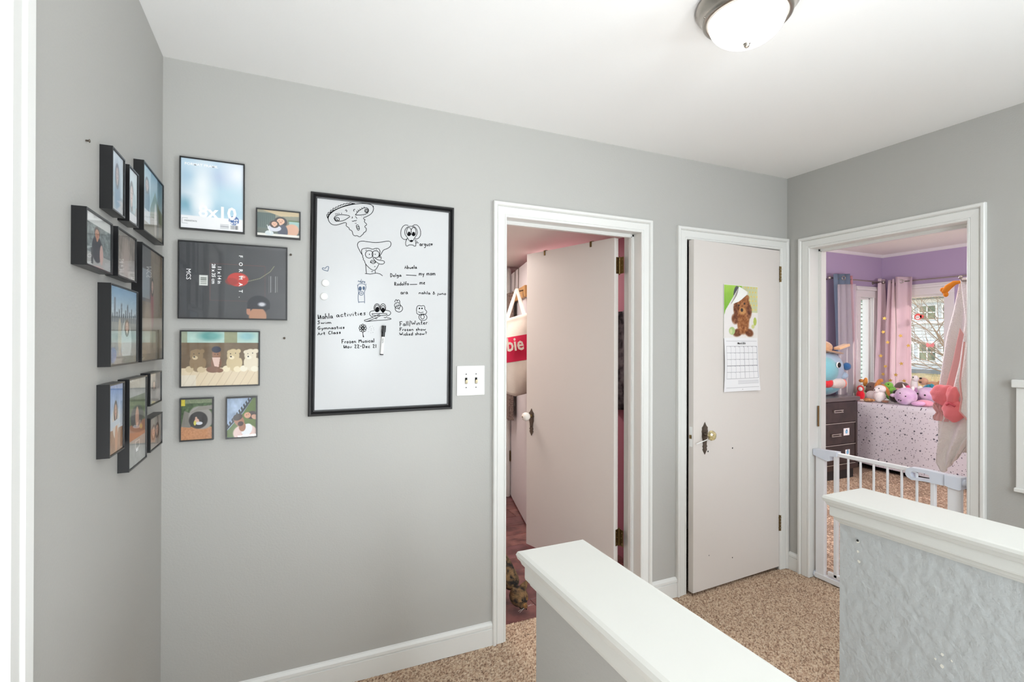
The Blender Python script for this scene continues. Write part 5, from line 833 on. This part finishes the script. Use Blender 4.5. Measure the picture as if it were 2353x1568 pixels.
for (t, yz) in ((c3, [(3.95, 1.70, 1.25), (4.00, 1.70, 1.02), (3.93, 1.70, .90), (4.02, 1.71, 1.55)]), (c4, [(3.99, 1.68, 1.72), (3.985, 1.64, 1.42), (3.975, 1.66, 1.12), (3.97, 1.6, .95)]), (c5, [(4.03, 1.52, 1.50), (4.01, 1.50, 1.16), (4.01, 1.47, .95), (4.04, 1.44, 1.38), (3.99, 1.55, 1.02)])):
    for p in yz:
        a0 = random.uniform(0, 1); pts = [(r * math.cos(a0 + k * PI / 5), r * math.sin(a0 + k * PI / 5)) for k in range(10) for r in [(.026 if k % 2 == 0 else .011)]]
        m = MB(); m.prism(pts, .001, basis(Vector(p) + Vector((-.035, -.02, 0)), (.45, -.9, 0), (0, 0, 1))); obj('gold_star', m, M_gold, t)
# ---------------------------------------------------------------- bed
def star_mat():
    m = bpy.data.materials.new('star_print_cotton'); m.use_nodes = True; nt = m.node_tree; b = nt.nodes['Principled BSDF']; b.inputs['Roughness'].default_value = .85
    tc = nt.nodes.new('ShaderNodeTexCoord'); prev = None
    sp_ = nt.nodes.new('ShaderNodeSeparateXYZ'); nt.links.new(tc.outputs['Object'], sp_.inputs[0]); zx = nt.nodes.new('ShaderNodeMath'); zx.operation = 'SUBTRACT'; nt.links.new(sp_.outputs['Z'], zx.inputs[0]); nt.links.new(sp_.outputs['X'], zx.inputs[1]); cmb = nt.nodes.new('ShaderNodeCombineXYZ'); nt.links.new(sp_.outputs['Y'], cmb.inputs[0]); nt.links.new(zx.outputs[0], cmb.inputs[1])
    for (s_, th, seed) in ((8, .115, 0), (14, .12, 3.3), (25, .14, 7.1)):
        mp = nt.nodes.new('ShaderNodeMapping'); mp.inputs['Location'].default_value = (seed, seed * 2, seed); v = nt.nodes.new('ShaderNodeTexVoronoi'); v.voronoi_dimensions = '2D'; v.distance = 'MINKOWSKI'; v.inputs['Exponent'].default_value = .6; v.inputs['Scale'].default_value = s_
        lt = nt.nodes.new('ShaderNodeMath'); lt.operation = 'LESS_THAN'; lt.inputs[1].default_value = th; nt.links.new(cmb.outputs[0], mp.inputs[0]); nt.links.new(mp.outputs[0], v.inputs['Vector']); nt.links.new(v.outputs['Distance'], lt.inputs[0])
        if prev is None: prev = lt
        else: mx = nt.nodes.new('ShaderNodeMath'); mx.operation = 'MAXIMUM'; nt.links.new(prev.outputs[0], mx.inputs[0]); nt.links.new(lt.outputs[0], mx.inputs[1]); prev = mx
    mc = nt.nodes.new('ShaderNodeMix'); mc.data_type = 'RGBA'; mc.inputs[6].default_value = (*rgb(212, 209, 214), 1); mc.inputs[7].default_value = (*rgb(64, 66, 78), 1); nt.links.new(prev.outputs[0], mc.inputs[0]); nt.links.new(mc.outputs[2], b.inputs['Base Color']); return m
M_star = star_mat()
bed = thing('bed', 'bed under a pale star-print spread piled with plush toys', 'bed', (3.56, .8, 0))
m = MB(); m.box(3.06, 4.10, -.20, 1.56, .22, .735, .03); obj('mattress', m, M_white, bed)
m = MB(); m.box(3.12, 4.10, -.16, 1.54, .02, .22, .005); obj('bed_base', m, M_dark, bed)
m = MB(); prof = [(4.11, .735), (3.10, .747), (3.055, .744), (3.036, .732), (3.030, .70), (3.033, .4), (3.036, .058)]; rings = []
for i in range(45):
    y = 1.58 - i * (1.8 / 44); rings.append([Vector((x + (.006 * math.sin(y * 14) * (.73 - z) / .6 if z < .7 else 0), y, z + (.004 * math.sin(y * 9) if z > .7 else 0) + (.006 * math.sin(y * 5) if z < .1 else 0))) for x, z in prof])
m.sweep(rings, closed=False, caps=False); m.smooth = [True] * len(m.f); obj('bedspread', m, M_star, bed)
# ---------------------------------------------------------------- dresser
M_esp = mat('espresso_wood', rgb(58, 44, 40), .35, bump=.15, bscale=40, col2=rgb(44, 33, 30), vscale=10); M_esp2 = mat('dark_top', rgb(96, 88, 86), .25); M_alu = mat('silver_strip', rgb(214, 206, 196), .3, .8)
dr = thing('dresser', 'dark espresso dresser with silver strips and three visible drawers', 'dresser', (2.1, 1.46, 0))
def dp(name, *a, b=.002, m_=None, par=None): m = MB(); m.box(*a, b); return obj(name, m, m_ or M_esp, par or dr)
dp('top_board', 1.50, 2.660, 1.165, 1.68, .806, .846, b=.004, m_=M_esp2); dp('body', 1.52, 2.585, 1.19, 1.66, .10, .806); dp('side_panel', 2.605, 2.640, 1.180, 1.66, .10, .806); dp('back_panel', 2.585, 2.61, 1.23, 1.66, .10, .806, m_=M_dark); dp('base_board', 1.50, 2.640, 1.172, 1.66, .098, .150); dp('plinth', 1.55, 2.585, 1.19, 1.6, 0, .098, m_=mat('black_plinth', rgb(30, 27, 27), .6))
for k, (z0, z1) in enumerate(((.590, .800), (.366, .575), (.165, .350))):
    dw = dp('drawer', 1.53, 2.584 if k else 2.600, 1.174, 1.19, z0, z1); hx = (2.232, 2.199, 2.17)[k]; hz = (.707, .463, .26)[k]
    for dz in (-.010, .010): dp('handle', hx, hx + .145, 1.158, 1.163, hz + dz - .0035, hz + dz + .0035, b=.001, m_=M_alu, par=dw)
    for xx in (hx + .01, hx + .13): dp('handle_mount', xx, xx + .006, 1.163, 1.175, hz - .012, hz + .012, b=0, m_=M_alu, par=dw)
    dp('silver_strip', 1.53, 2.590, 1.170, 1.180, z0 - .012, z0 - .006, b=0, m_=M_alu)
for (x0, x1, z0, z1, lb) in ((2.399, 2.491, .450, .524, 'small square sticker with a blue shape on the middle drawer'), (2.428, 2.499, .244, .301, 'small square sticker with a blue shape on the lower drawer')):
    sk = thing('drawer_sticker', lb, 'sticker', ((x0 + x1) / 2, 1.173, z0)); m = MB(); m.box(x0, x1, 1.1722, 1.1735, z0, z1); obj('paper', m, M_white, sk); m = MB(); c_ = ((x0 + x1) / 2, 1.1722, (z0 + z1) / 2); m.lathe([(0, .0006), (.020, .0006), (.020, 0)], c_, (0, -1, 0), 14, False); m.lathe([(0, .0006), (.010, .0006), (.010, 0)], (c_[0] + .004, c_[1], c_[2] + .020), (0, -1, 0), 12, False); obj('blue_shape', m, mat('sky_blue_print', rgb(134, 194, 226), .5), sk)
# ---------------------------------------------------------------- plush toys
def plush(c, r=.9, **k): return mat('plush_%d_%d_%d' % c, rgb(*c), .95, sheen=.5, bump=.6, bscale=90, bdist=.006, **k)
def tp(name, par, m_, *balls):
    m = MB()
    for b_ in balls:
        c, r = b_[0], b_[1]; rot = Vector(b_[2]).normalized().to_track_quat('Z', 'Y') if len(b_) > 2 else None; m.ball(c, r, rot, 16, 12)
    return obj(name, m, m_, par)
F_ = Vector((-.85, -.52, 0))      # direction toys face
TEAL = plush((112, 176, 186)); GRB = plush((150, 176, 196)); NAVY = plush((38, 92, 142)); RED = plush((206, 30, 40)); OAT = plush((206, 198, 190)); CORAL = plush((244, 122, 96)); TAN = plush((190, 148, 108)); WHT = plush((240, 236, 232))
t = thing('plush_koala', 'large teal blue plush with navy nose and straw hat on the dresser', 'plush toy', (2.40, 1.40, .846))
tp('body', t, TEAL, ((2.40, 1.42, .965), (.235, .17, .120))); tp('head', t, GRB, ((2.42, 1.40, 1.13), (.225, .17, .20)))
h_ = tp('face_patch', t, TEAL, ((2.32, 1.335, 1.12), (.17, .125, .15))); tp('nose', t, NAVY, ((2.590, 1.262, 1.160), (.042, .040, .042))); tp('eye_ring', t, WHT, ((2.375, 1.212, 1.180), (.032, .010, .032))); tp('eye', t, M_dark, ((2.375, 1.204, 1.180), (.025, .010, .027))); tp('cheek_fur', t, GRB, ((2.56, 1.32, 1.06), (.085, .08, .05)))
def ringseg(a0, a1, m_, nm='ring_segment', par=t, c=(2.42, 1.42, .985), R1=(.215, .150), r=.056):
    m = MB(); m.tube([(c[0] + R1[0] * math.cos(a), c[1] + R1[1] * math.sin(a), c[2] - .012 * math.cos(a)) for a in np.linspace(a0, a1, 9)], [r * .86] + [r] * 7 + [r * .86], 14); return obj(nm, m, m_, par)
for k, (a0, a1, m_) in enumerate(((-2.7, -1.95, RED), (-1.95, -1.05, OAT), (-1.05, -.45, CORAL), (-.45, .2, WHT), (.2, 1.2, RED), (1.2, 2.2, OAT), (2.2, 3.58, CORAL))): ringseg(a0, a1, m_)
tp('hat_crown', t, TAN, ((2.38, 1.40, 1.36), (.12, .10, .075))); m = MB(); m.lathe([(.09, .0), (.15, -.006), (.19, .006), (.192, .012), (.15, .004), (.09, .01)], (2.40, 1.40, 1.32), (.15, -.1, 1), 28); obj('hat_brim', m, TAN, t); m = MB(); m.obox((2.52, 1.27, 1.37), (.055, -.02, .02), (.01, .04, 0), (-.003, 0, .014), .006); obj('hat_bow', m, plush((216, 180, 140)), t)
def toy(name, label, base): return thing(name, label, 'plush toy', base)
BZ = .751
t = toy('hooded_doll', 'tiny doll in a bright red hooded dress at the left bed edge', (3.10, 1.43, BZ)); R2 = plush((226, 20, 44)); tp('dress', t, R2, ((3.10, 1.43, .815), (.040, .045, .062))); tp('hood', t, plush((214, 60, 50)), ((3.10, 1.43, .888), (.036, .038, .042))); tp('face', t, WHT, ((3.075, 1.415, .888), (.018, .022, .024))); tp('foot', t, R2, ((3.09, 1.445, .755), (.016, .012, .010))); tp('foot', t, R2, ((3.09, 1.415, .755), (.016, .012, .010)))
t = toy('plush_moose', 'brown plush moose with orange antlers near the left window', (3.45, 1.50, BZ)); MB_ = plush((112, 88, 78)); MO = plush((226, 150, 70)); tp('body', t, MB_, ((3.50, 1.52, .81), (.10, .11, .07))); tp('head', t, MB_, ((3.43, 1.49, .885), (.065, .070, .072)), ((3.39, 1.50, .845), (.05, .055, .045)))
tp('antler', t, MO, ((3.45, 1.585, .945), (.02, .055, .025), (0, 1, .15)), ((3.45, 1.63, .955), (.018, .03, .022))); tp('antler', t, MO, ((3.43, 1.425, .955), (.018, .024, .040), (0, -.5, 1)), ((3.43, 1.40, .975), (.016, .024, .022))); tp('eye', t, M_dark, ((3.372, 1.48, .90), .008)); tp('eye', t, M_dark, ((3.385, 1.53, .90), .008))
t = toy('plush_frog', 'mint green round plush half hidden behind the red doll', (3.34, 1.56, BZ)); tp('body', t, plush((186, 222, 172)), ((3.34, 1.565, .80), (.05, .06, .05)), ((3.34, 1.57, .865), (.045, .05, .045)))
t = toy('plush_dog', 'white plush puppy with long orange-brown ears in the left of the toy pile', (3.21, 1.28, BZ)); OR = plush((202, 128, 62)); tp('body', t, WHT, ((3.20, 1.285, .815), (.065, .060, .068)), ((3.25, 1.40, .808), (.055, .058, .056))); tp('head', t, WHT, ((3.20, 1.275, .895), (.055, .058, .045)), ((3.16, 1.29, .88), (.035, .03, .03)))
tp('ear', t, OR, ((3.22, 1.235, .905), (.018, .020, .060), (0, -.7, -.8)), ((3.22, 1.21, .87), (.018, .018, .05), (0, -.3, -1))); tp('ear', t, OR, ((3.20, 1.32, .925), (.016, .05, .018), (0, 1, .2))); tp('nose', t, M_dark, ((3.13, 1.295, .885), .008)); tp('eye', t, M_dark, ((3.15, 1.262, .905), .006))
t = toy('plush_giraffe', 'tan spotted plush lying flat at the bed edge below the white puppy', (3.12, 1.36, BZ)); tp('body', t, mat('giraffe_plush', rgb(222, 176, 120), .95, col2=rgb(140, 88, 52), vscale=60, bump=.5, bscale=90), ((3.12, 1.36, .768), (.04, .075, .020))); tp('hoof', t, plush((206, 180, 168)), ((3.09, 1.42, .762), (.03, .04, .015)))
t = toy('plush_bear', 'black-brown furry plush wedged right of the white puppy', (3.27, 1.19, BZ)); DK = plush((50, 36, 32)); tp('body', t, DK, ((3.29, 1.175, .803), (.052, .055, .052))); tp('paw', t, plush((150, 108, 84)), ((3.19, 1.22, .762), (.03, .035, .016))); tp('head', t, DK, ((3.31, 1.165, .86), (.042, .04, .035)))
t = toy('plush_turtle', 'bright green plush turtle behind the puppy', (3.50, 1.34, BZ)); GN = plush((130, 200, 74)); tp('head', t, GN, ((3.48, 1.345, .922), (.042, .045, .040))); tp('body', t, GN, ((3.52, 1.34, .83), (.06, .06, .085)), ((3.46, 1.31, .87), (.022, .024, .028))); tp('eye', t, M_dark, ((3.445, 1.33, .935), .007))
t = toy('plush_seal', 'dark taupe rounded plush behind the green turtle', (3.88, 1.42, BZ)); tp('body', t, plush((112, 92, 88)), ((3.88, 1.42, .85), (.075, .085, .098))); tp('flipper', t, plush((96, 78, 74)), ((3.82, 1.40, .78), (.05, .03, .02)))
t = toy('plush_flamingo', 'white long-necked plush with hot pink wings by the curtain hem', (3.70, 1.20, BZ)); PK = plush((238, 80, 132)); LP = plush((236, 170, 178)); tp('body', t, LP, ((3.70, 1.24, .82), (.08, .11, .075)), ((3.66, 1.36, .855), (.03, .07, .03))); tp('neck', t, WHT, ((3.70, 1.20, .925), (.034, .036, .085))); tp('head', t, WHT, ((3.69, 1.185, 1.005), (.032, .034, .036))); tp('wing', t, PK, ((3.66, 1.25, .895), (.02, .035, .022), (0, 1, .6))); tp('wing', t, PK, ((3.66, 1.15, .885), (.02, .03, .022))); tp('eye', t, M_dark, ((3.66, 1.19, 1.02), .007))
t = toy('plush_parrot', 'small lime and orange plush tucked behind the lilac unicorn', (3.30, 1.16, BZ)); tp('head', t, plush((196, 230, 130)), ((3.40, 1.15, .868), (.042, .042, .038))); tp('body', t, plush((244, 176, 70)), ((3.40, 1.15, .803), (.038, .038, .052)))
LIL = mat('plush_lilac', rgb(234, 216, 230), .95, sheen=.6, bump=.5, bscale=90, col2=rgb(206, 170, 208), vscale=7)
t = toy('plush_unicorn', 'big round lilac plush with small horn and dot eyes at the bed front', (3.17, 1.005, BZ)); tp('body', t, LIL, ((3.17, 1.005, .842), (.095, .100, .095))); m = MB(); m.lathe([(.016, 0), (.008, .03), (.001, .055)], (3.16, 1.01, .925), (-.3, .25, 1), 12); obj('horn', m, WHT, t); tp('ear', t, WHT, ((3.18, .945, .93), (.014, .016, .024))); tp('ear', t, LIL, ((3.13, 1.105, .845), (.03, .03, .02)))
for y, z in ((1.045, .775), (1.01, .768), (.935, .855), (1.02, .905)): d_ = (Vector((3.02, y, z)) - Vector((3.17, 1.005, .842))); d_ = d_.normalized(); tp('eye', t, M_dark, (Vector((3.17, 1.005, .842)) + Vector((d_.x * .095, d_.y * .1, d_.z * .095)), .006))
tp('foot', t, plush((226, 176, 214)), ((3.13, .868, .781), (.04, .026, .062), (0, 1, -.12)))
t = toy('plush_dolphin', 'violet rounded plush leaning between the two lilac faces', (3.38, 1.0, BZ)); tp('body', t, plush((198, 150, 196)), ((3.47, 1.06, .835), (.075, .075, .083)))
t = toy('plush_kitten', 'wide lilac plush face with two black eyes left of the coral cloth', (3.34, .90, BZ)); tp('head', t, LIL, ((3.34, .885, .868), (.075, .100, .075))); tp('body', t, LIL, ((3.42, .87, .80), (.05, .07, .048)))
for y in (.965, .81): tp('ear', t, WHT, ((3.35, y, .925), (.018, .028, .026)))
for y, z in ((.945, .872), (.878, .862)): tp('eye', t, M_dark, ((3.268, y, z), .009))
t = toy('plush_pig', 'rosy pink plush lying under the lilac kitten face', (3.22, .84, BZ)); tp('body', t, plush((232, 158, 176)), ((3.21, .85, .783), (.06, .08, .036))); tp('snout', t, plush((246, 190, 196)), ((3.15, .87, .775), (.02, .02, .016)))
t = toy('plush_octopus', 'sky blue plush with a teal ribbon bow behind the lilac kitten', (3.70, 1.05, BZ)); tp('body', t, plush((120, 180, 216)), ((3.70, 1.07, .85), (.055, .050, .095)), ((3.69, 1.10, .82), (.03, .03, .08))); tp('bow', t, plush((42, 140, 158)), ((3.645, 1.035, .925), (.022, .032, .022), (0, .8, .5)), ((3.645, .995, .935), (.022, .03, .02), (0, .8, -.5)))
t = toy('plush_fox', 'tan plush fox with pointed ears lying against the window', (3.95, 1.20, .80)); TN = plush((200, 150, 108)); tp('body', t, TN, ((3.96, 1.16, .86), (.06, .09, .07)), ((3.95, 1.14, .93), (.05, .06, .04))); tp('head', t, plush((214, 170, 140)), ((3.93, 1.225, .965), (.045, .048, .045))); tp('nose', t, M_dark, ((3.89, 1.232, 1.0), (.012, .014, .009))); tp('mouth', t, M_dark, ((3.888, 1.235, .955), (.008, .018, .006)))
tp('ear', t, plush((232, 176, 110)), ((3.95, 1.335, .955), (.012, .024, .040), (0, .3, 1))); tp('ear', t, TN, ((3.95, 1.07, .965), (.012, .018, .055), (0, -.8, .6)))
# ---------------------------------------------------------------- robes hanging inside the bedroom door
M_terry = mat('cream_terry_cloth', rgb(250, 247, 242), .95, sheen=.3, bump=.9, bscale=140, bdist=.006); M_pinkc = mat('pink_lining', rgb(232, 176, 170), .95, bump=.4, bscale=90); M_orange = mat('orange_fleece', rgb(240, 150, 40), .85, bump=.7, bscale=60)
hk = thing('over_door_hook', 'silver hook at the top of the bedroom door holding the towels', 'hook', (.70, -.62, 1.80)); m = MB(); m.tube([(.72, -.735, 1.99), (.71, -.725, 1.80), (.70, -.66, 1.77), (.70, -.59, 1.775), (.70, -.582, 1.79)], .006, 8); m.ball((.70, -.582, 1.795), .010, nu=10, nv=8); m.obox((.72, -.745, 1.98), (.02, .006, 0), (0, .02, 0), (0, 0, .004)); obj('hook', m, M_nickel, hk)
rb = thing('bathrobe', 'cream terry bathrobe with long front panel hanging in the bedroom doorway', 'robe', (.75, -.6, .64))
fo = lambda n, a: (lambda s, t: a * math.sin(s * n + t * 2.2) * min(1, t * 3))
m = MB(); m.patch([(.78, -.548, 1.80), (.78, -.515, 1.60), (.78, -.484, 1.45), (.78, -.455, 1.20), (.78, -.436, 1.05), (.78, -.446, .95), (.78, -.444, .763)], [(.78, -.62, 1.80), (.78, -.64, 1.60), (.78, -.66, 1.45), (.78, -.68, 1.2), (.78, -.70, 1.0), (.78, -.70, .90), (.78, -.70, .77)], 30, 24, fo(14, .018), (-1, 0, 0), .008); obj('back_panel', m, M_terry, rb)
m = MB(); m.patch([(.72, -.575, 1.78), (.72, -.60, 1.55), (.70, -.585, 1.30), (.68, -.560, 1.12), (.68, -.515, .98), (.68, -.488, .80), (.68, -.481, .70), (.68, -.511, .640)], [(.72, -.66, 1.78), (.70, -.70, 1.5), (.70, -.74, 1.3), (.68, -.76, 1.1), (.68, -.76, .98), (.68, -.72, .96), (.68, -.66, .90), (.68, -.575, .74)], 36, 24, fo(16, .016), (-1, 0, 0), .008); obj('front_panel', m, M_terry, rb)
m = MB(); m.patch([(.70, -.58, 1.50), (.70, -.545, 1.30), (.70, -.505, 1.12), (.70, -.515, 1.05)], [(.70, -.60, 1.46), (.70, -.59, 1.30), (.70, -.555, 1.14), (.70, -.55, 1.06)], 14, 6, None, (-1, 0, 0), .004); obj('pink_lining', m, M_pinkc, rb)
m = MB(); m.patch([(.60, -.66, 1.44), (.58, -.640, 1.2), (.58, -.648, 1.10), (.58, -.640, 1.03), (.58, -.672, .99)], [(.60, -.72, 1.50), (.58, -.74, 1.2), (.58, -.73, 1.05), (.58, -.71, .98), (.58, -.70, .985)], 20, 14, fo(9, .008), (-1, 0, 0), .006); obj('hood', m, M_terry, rb)
m = MB(); m.tube([(.575, -.656, 1.42), (.565, -.640, 1.2), (.565, -.648, 1.10), (.565, -.640, 1.03), (.565, -.675, .985)], .004, 6); obj('hood_hem', m, M_pinkc, rb)
m = MB(); m.tube([(.76, -.556, 1.775), (.755, -.528, 1.772), (.75, -.498, 1.748), (.75, -.480, 1.725), (.75, -.470, 1.722)], [.008, .014, .018, .017, .012], 10); m.ball((.75, -.470, 1.735), (.014, .012, .014)); m.ball((.75, -.487, 1.706), (.012, .013, .016)); obj('duck_foot', m, M_orange, rb)
cb = thing('coral_cloth', 'coral pink fleece mitt with two lobes tied on the bathrobe', 'cloth', (.62, -.55, .98))
def puff(c, r, rot=None, k=7): m = MB(); m.ball(c, r, rot, 28, 18, fn=lambda d: 1 + .05 * math.sin(d.y * k + d.z * 5) + .03 * math.sin(d.z * 11)); return m
m = puff((.64, -.532, 1.108), (.03, .068, .062)); obj('upper_lobe', m, M_coral, cb); m = puff((.62, -.588, 1.022), (.03, .056, .062)); obj('lower_lobe', m, M_coral, cb); m = puff((.62, -.582, 1.105), (.028, .030, .060)); obj('side_fold', m, M_coral, cb); m = MB(); m.tube([(.60, -.560, 1.055), (.592, -.578, 1.068), (.592, -.606, 1.052)], .006, 8); obj('seam', m, mat('coral_seam', rgb(214, 92, 104), .9), cb)
rf = thing('ruffled_cloth', 'blush pink ruffled cloth hanging below the coral mitt', 'cloth', (.66, -.46, .95)); m = MB(); m.patch([(.66, -.474, 1.06), (.66, -.466, 1.03), (.66, -.488, 1.0), (.66, -.468, .97), (.66, -.472, .95)], [(.66, -.532, 1.05), (.66, -.530, 1.02), (.66, -.534, 1.0), (.66, -.554, .97), (.66, -.547, .95)], 14, 20, lambda s, t: .010 * math.sin(s * 24 + t * 3), (-1, 0, 0), .004); obj('ruffle', m, mat('blush_cloth', rgb(240, 196, 194), .9), rf)
m = MB(); m.tube([(.65, -.475, 1.055), (.65, -.495, 1.02), (.65, -.535, .985)], .003, 6); obj('tie', m, M_pinkc, rf)

# ================================================================ outdoors seen through the windows
m = MB(); m.add([(5.0, -20, -2.6), (60, -20, 1.2), (60, 45, 1.2), (5.0, 45, -2.6)], [(0, 1, 2, 3)]); m.add([(-6, 6, -2.8), (5, 6, -2.6), (5, 45, -2.6), (-6, 45, -2.8)], [(0, 1, 2, 3)]); struct('ground_outside', m, mat('dry_lawn', rgb(206, 186, 146), .95, col2=rgb(150, 140, 104), vscale=2.5))
M_sid = mat('pale_blue_siding', rgb(214, 220, 224), .7); M_sidw = mat('white_siding_trim', rgb(244, 246, 248), .6); M_wing = mat('glass_with_painted_reflection', rgb(70, 82, 74), .15, col2=rgb(140, 150, 120), vscale=3)  # green tones of the panes are reflections put into the colour
hs = thing('neighbor_house', 'pale blue sided two-storey house across the lawn seen through the right window', 'building', (36, 18, -1))
HX = 35
for k in range(30):
    z = -.4 + k * .2; m = MB(); m.add([(HX, 8, z), (HX, 28, z), (HX - .05, 8, z), (HX - .05, 28, z), (HX, 8, z + .2), (HX, 28, z + .2)], [(2, 3, 5, 4), (0, 1, 3, 2)]); obj('siding_board', m, M_sid, hs)
m = MB(); m.box(HX + .02, HX + 6, 8, 28, -1.2, 5.6); obj('wall', m, M_sid, hs)
for z, h in ((4.02, .22), (2.66, .16), (1.40, .12), (.08, .14)): m = MB(); m.box(HX - .14, HX, 8, 28, z, z + h); obj('trim_band', m, M_sidw, hs)
for z0, z1 in ((2.95, 3.80), (.32, 1.34)):
    for y0 in (9.6, 11.4, 13.2, 14.75, 16.05, 17.35, 19.2, 21.4):
        m = MB(); m.box(HX - .12, HX - .02, y0 - .06, y0 + 1.0, z0 - .06, z1 + .06); f = obj('window_frame', m, M_sidw, hs); m = MB(); m.box(HX - .15, HX - .10, y0 + .04, y0 + .90, z0, z1); obj('pane', m, M_wing, f)
        m = MB(); m.box(HX - .17, HX - .14, y0 + .04, y0 + .90, (z0 + z1) / 2 - .03, (z0 + z1) / 2 + .03); m.box(HX - .17, HX - .14, y0 + .44, y0 + .50, z0, z1); obj('muntin', m, M_sidw, f)
m = MB(); m.add([(HX - .8, 7.5, 4.3), (HX - .8, 28.5, 4.3), (HX + 4, 28.5, 8), (HX + 4, 7.5, 8)], [(0, 1, 2, 3)]); obj('roof', m, mat('tan_shingles', rgb(190, 176, 156), .9, col2=rgb(150, 140, 126), vscale=8), hs)
m = MB(); m.box(HX - .3, HX, 8, 28, -1.3, -.3); obj('foundation', m, mat('blue_grey_stone', rgb(132, 138, 142), .9), hs)
# bushes and bare branches
random.seed(4); M_twig = mat('pale_bare_branch', rgb(150, 132, 116), .8); M_bush = mat('dry_grass_clump', rgb(222, 196, 150), .9)
tr = thing('bare_tree', 'bare leafless tree with thin twisting branches outside the right window', 'tree', (14, 4.6, -2.4)); m = MB()
def branch(p, d, L, r, dep):
    pts = [p]; 
    for i in range(5): d = (d + Vector((random.uniform(-.2, .2), random.uniform(-.25, .25), random.uniform(-.2, .2)))).normalized(); pts.append(pts[-1] + d * L / 5)
    m.tube(pts, [r * (1 - .12 * i) for i in range(6)], 5, caps=False)
    if dep > 0:
        for q in (2, 3, 4, 5):
            if random.random() < .85: branch(pts[q], (d + Vector((random.uniform(-.5, .5), random.uniform(-1, 1), random.uniform(-.6, .8)))).normalized(), L * .62, r * .55, dep - 1)
tr_trunk = MB(); mm_ = m; m = tr_trunk; m.tube([(14, 4.6, -2.45), (14, 4.7, -.5), (14.1, 4.6, .6)], [.16, .12, .10], 10); obj('trunk', m, M_twig, tr)
m = mm_
for a_ in range(14): branch(Vector((14.05, 4.6, random.uniform(-.4, .6))), Vector((random.uniform(-.3, .3), random.uniform(-1, 1), random.uniform(.3, 1.2))).normalized(), 2.4, .028, 3)
o = obj('branches', m, M_twig, tr, kind='stuff')
bm_ = MB()
for (x, y, s) in ((27, 11.5, 1.0), (28, 13.2, .9), (27, 14.8, 1.1), (26, 10.2, .8), (28, 16.6, 1.0), (25, 12.4, .9), (26, 13.8, .8)):
    for i in range(260):
        a_ = random.uniform(0, 2 * PI); q = random.uniform(0, s * .9); p = Vector((x + q * math.cos(a_), y + q * math.sin(a_), -1.15)); tp_ = p + Vector((random.uniform(-.3, .3), random.uniform(-.3, .3), random.uniform(.4, 1.1) * s)); n_ = Vector((.3, 1, 0)).normalized() * .03; bm_.add([p - n_, p + n_, tp_], [(0, 1, 2)])
obj('dry_grass', bm_, M_bush, label='dry straw-coloured tall grass across the lawn before the blue house', cat='grass', kind='stuff')
# behind the narrow left window: neighbour siding, evergreen, fence
n2_ = thing('garage', 'grey-green sided garage wall seen through the narrow left window', 'building', (16, 11, -2)); M_gs = mat('grey_green_siding', rgb(140, 158, 156), .7)
for k in range(26): z = -1.0 + k * .18; m = MB(); m.add([(12, 12, z), (22, 12, z), (12, 11.95, z), (22, 11.95, z), (12, 12, z + .18), (22, 12, z + .18)], [(2, 4, 5, 3), (0, 2, 3, 1)]); obj('siding_board', m, M_gs, n2_)
m = MB(); m.box(12, 22, 12.02, 15, -2.5, 3.7); obj('wall', m, M_gs, n2_); m = MB(); m.box(11.6, 22.4, 11.7, 12.1, 3.65, 3.95); obj('eave', m, M_sidw, n2_)
ev = thing('evergreen_tree', 'dark green conifer beyond the narrow left window', 'tree', (12.6, 8.2, -2.6)); m = MB(); m.tube([(12.6, 8.2, -2.6), (12.6, 8.2, 1.0)], [.14, .03], 8); obj('trunk', m, M_twig, ev); m = MB()
for i in range(2200):
    h_ = random.uniform(0, 1); r_ = (1 - h_) * 1.15 * random.uniform(.3, 1); a_ = random.uniform(0, 2 * PI); p = Vector((12.6 + r_ * math.cos(a_), 8.2 + r_ * math.sin(a_), -2.0 + 3.6 * h_)); d_ = Vector((math.cos(a_), math.sin(a_), -.4)) * .22; n_ = Vector((-math.sin(a_), math.cos(a_), .3)) * .03; m.add([p - n_, p + n_, p + d_], [(0, 1, 2)])
obj('foliage', m, mat('conifer_green', rgb(64, 96, 70), .8, col2=rgb(110, 140, 80), vscale=4), ev, kind='stuff')
for k in range(9):
    m = MB(); x = 9.3 + k * .155; m.box(x, x + .135, 6.1, 6.13, -2.6, .62 - .02 * (k % 2), .01)
    if k == 0: fe = thing('fence', 'brown board fence low in the narrow left window', 'fence', (9.9, 6.1, -2.6))
    obj('board', m, mat('brown_fence_wood', rgb(126, 104, 88), .8), fe)
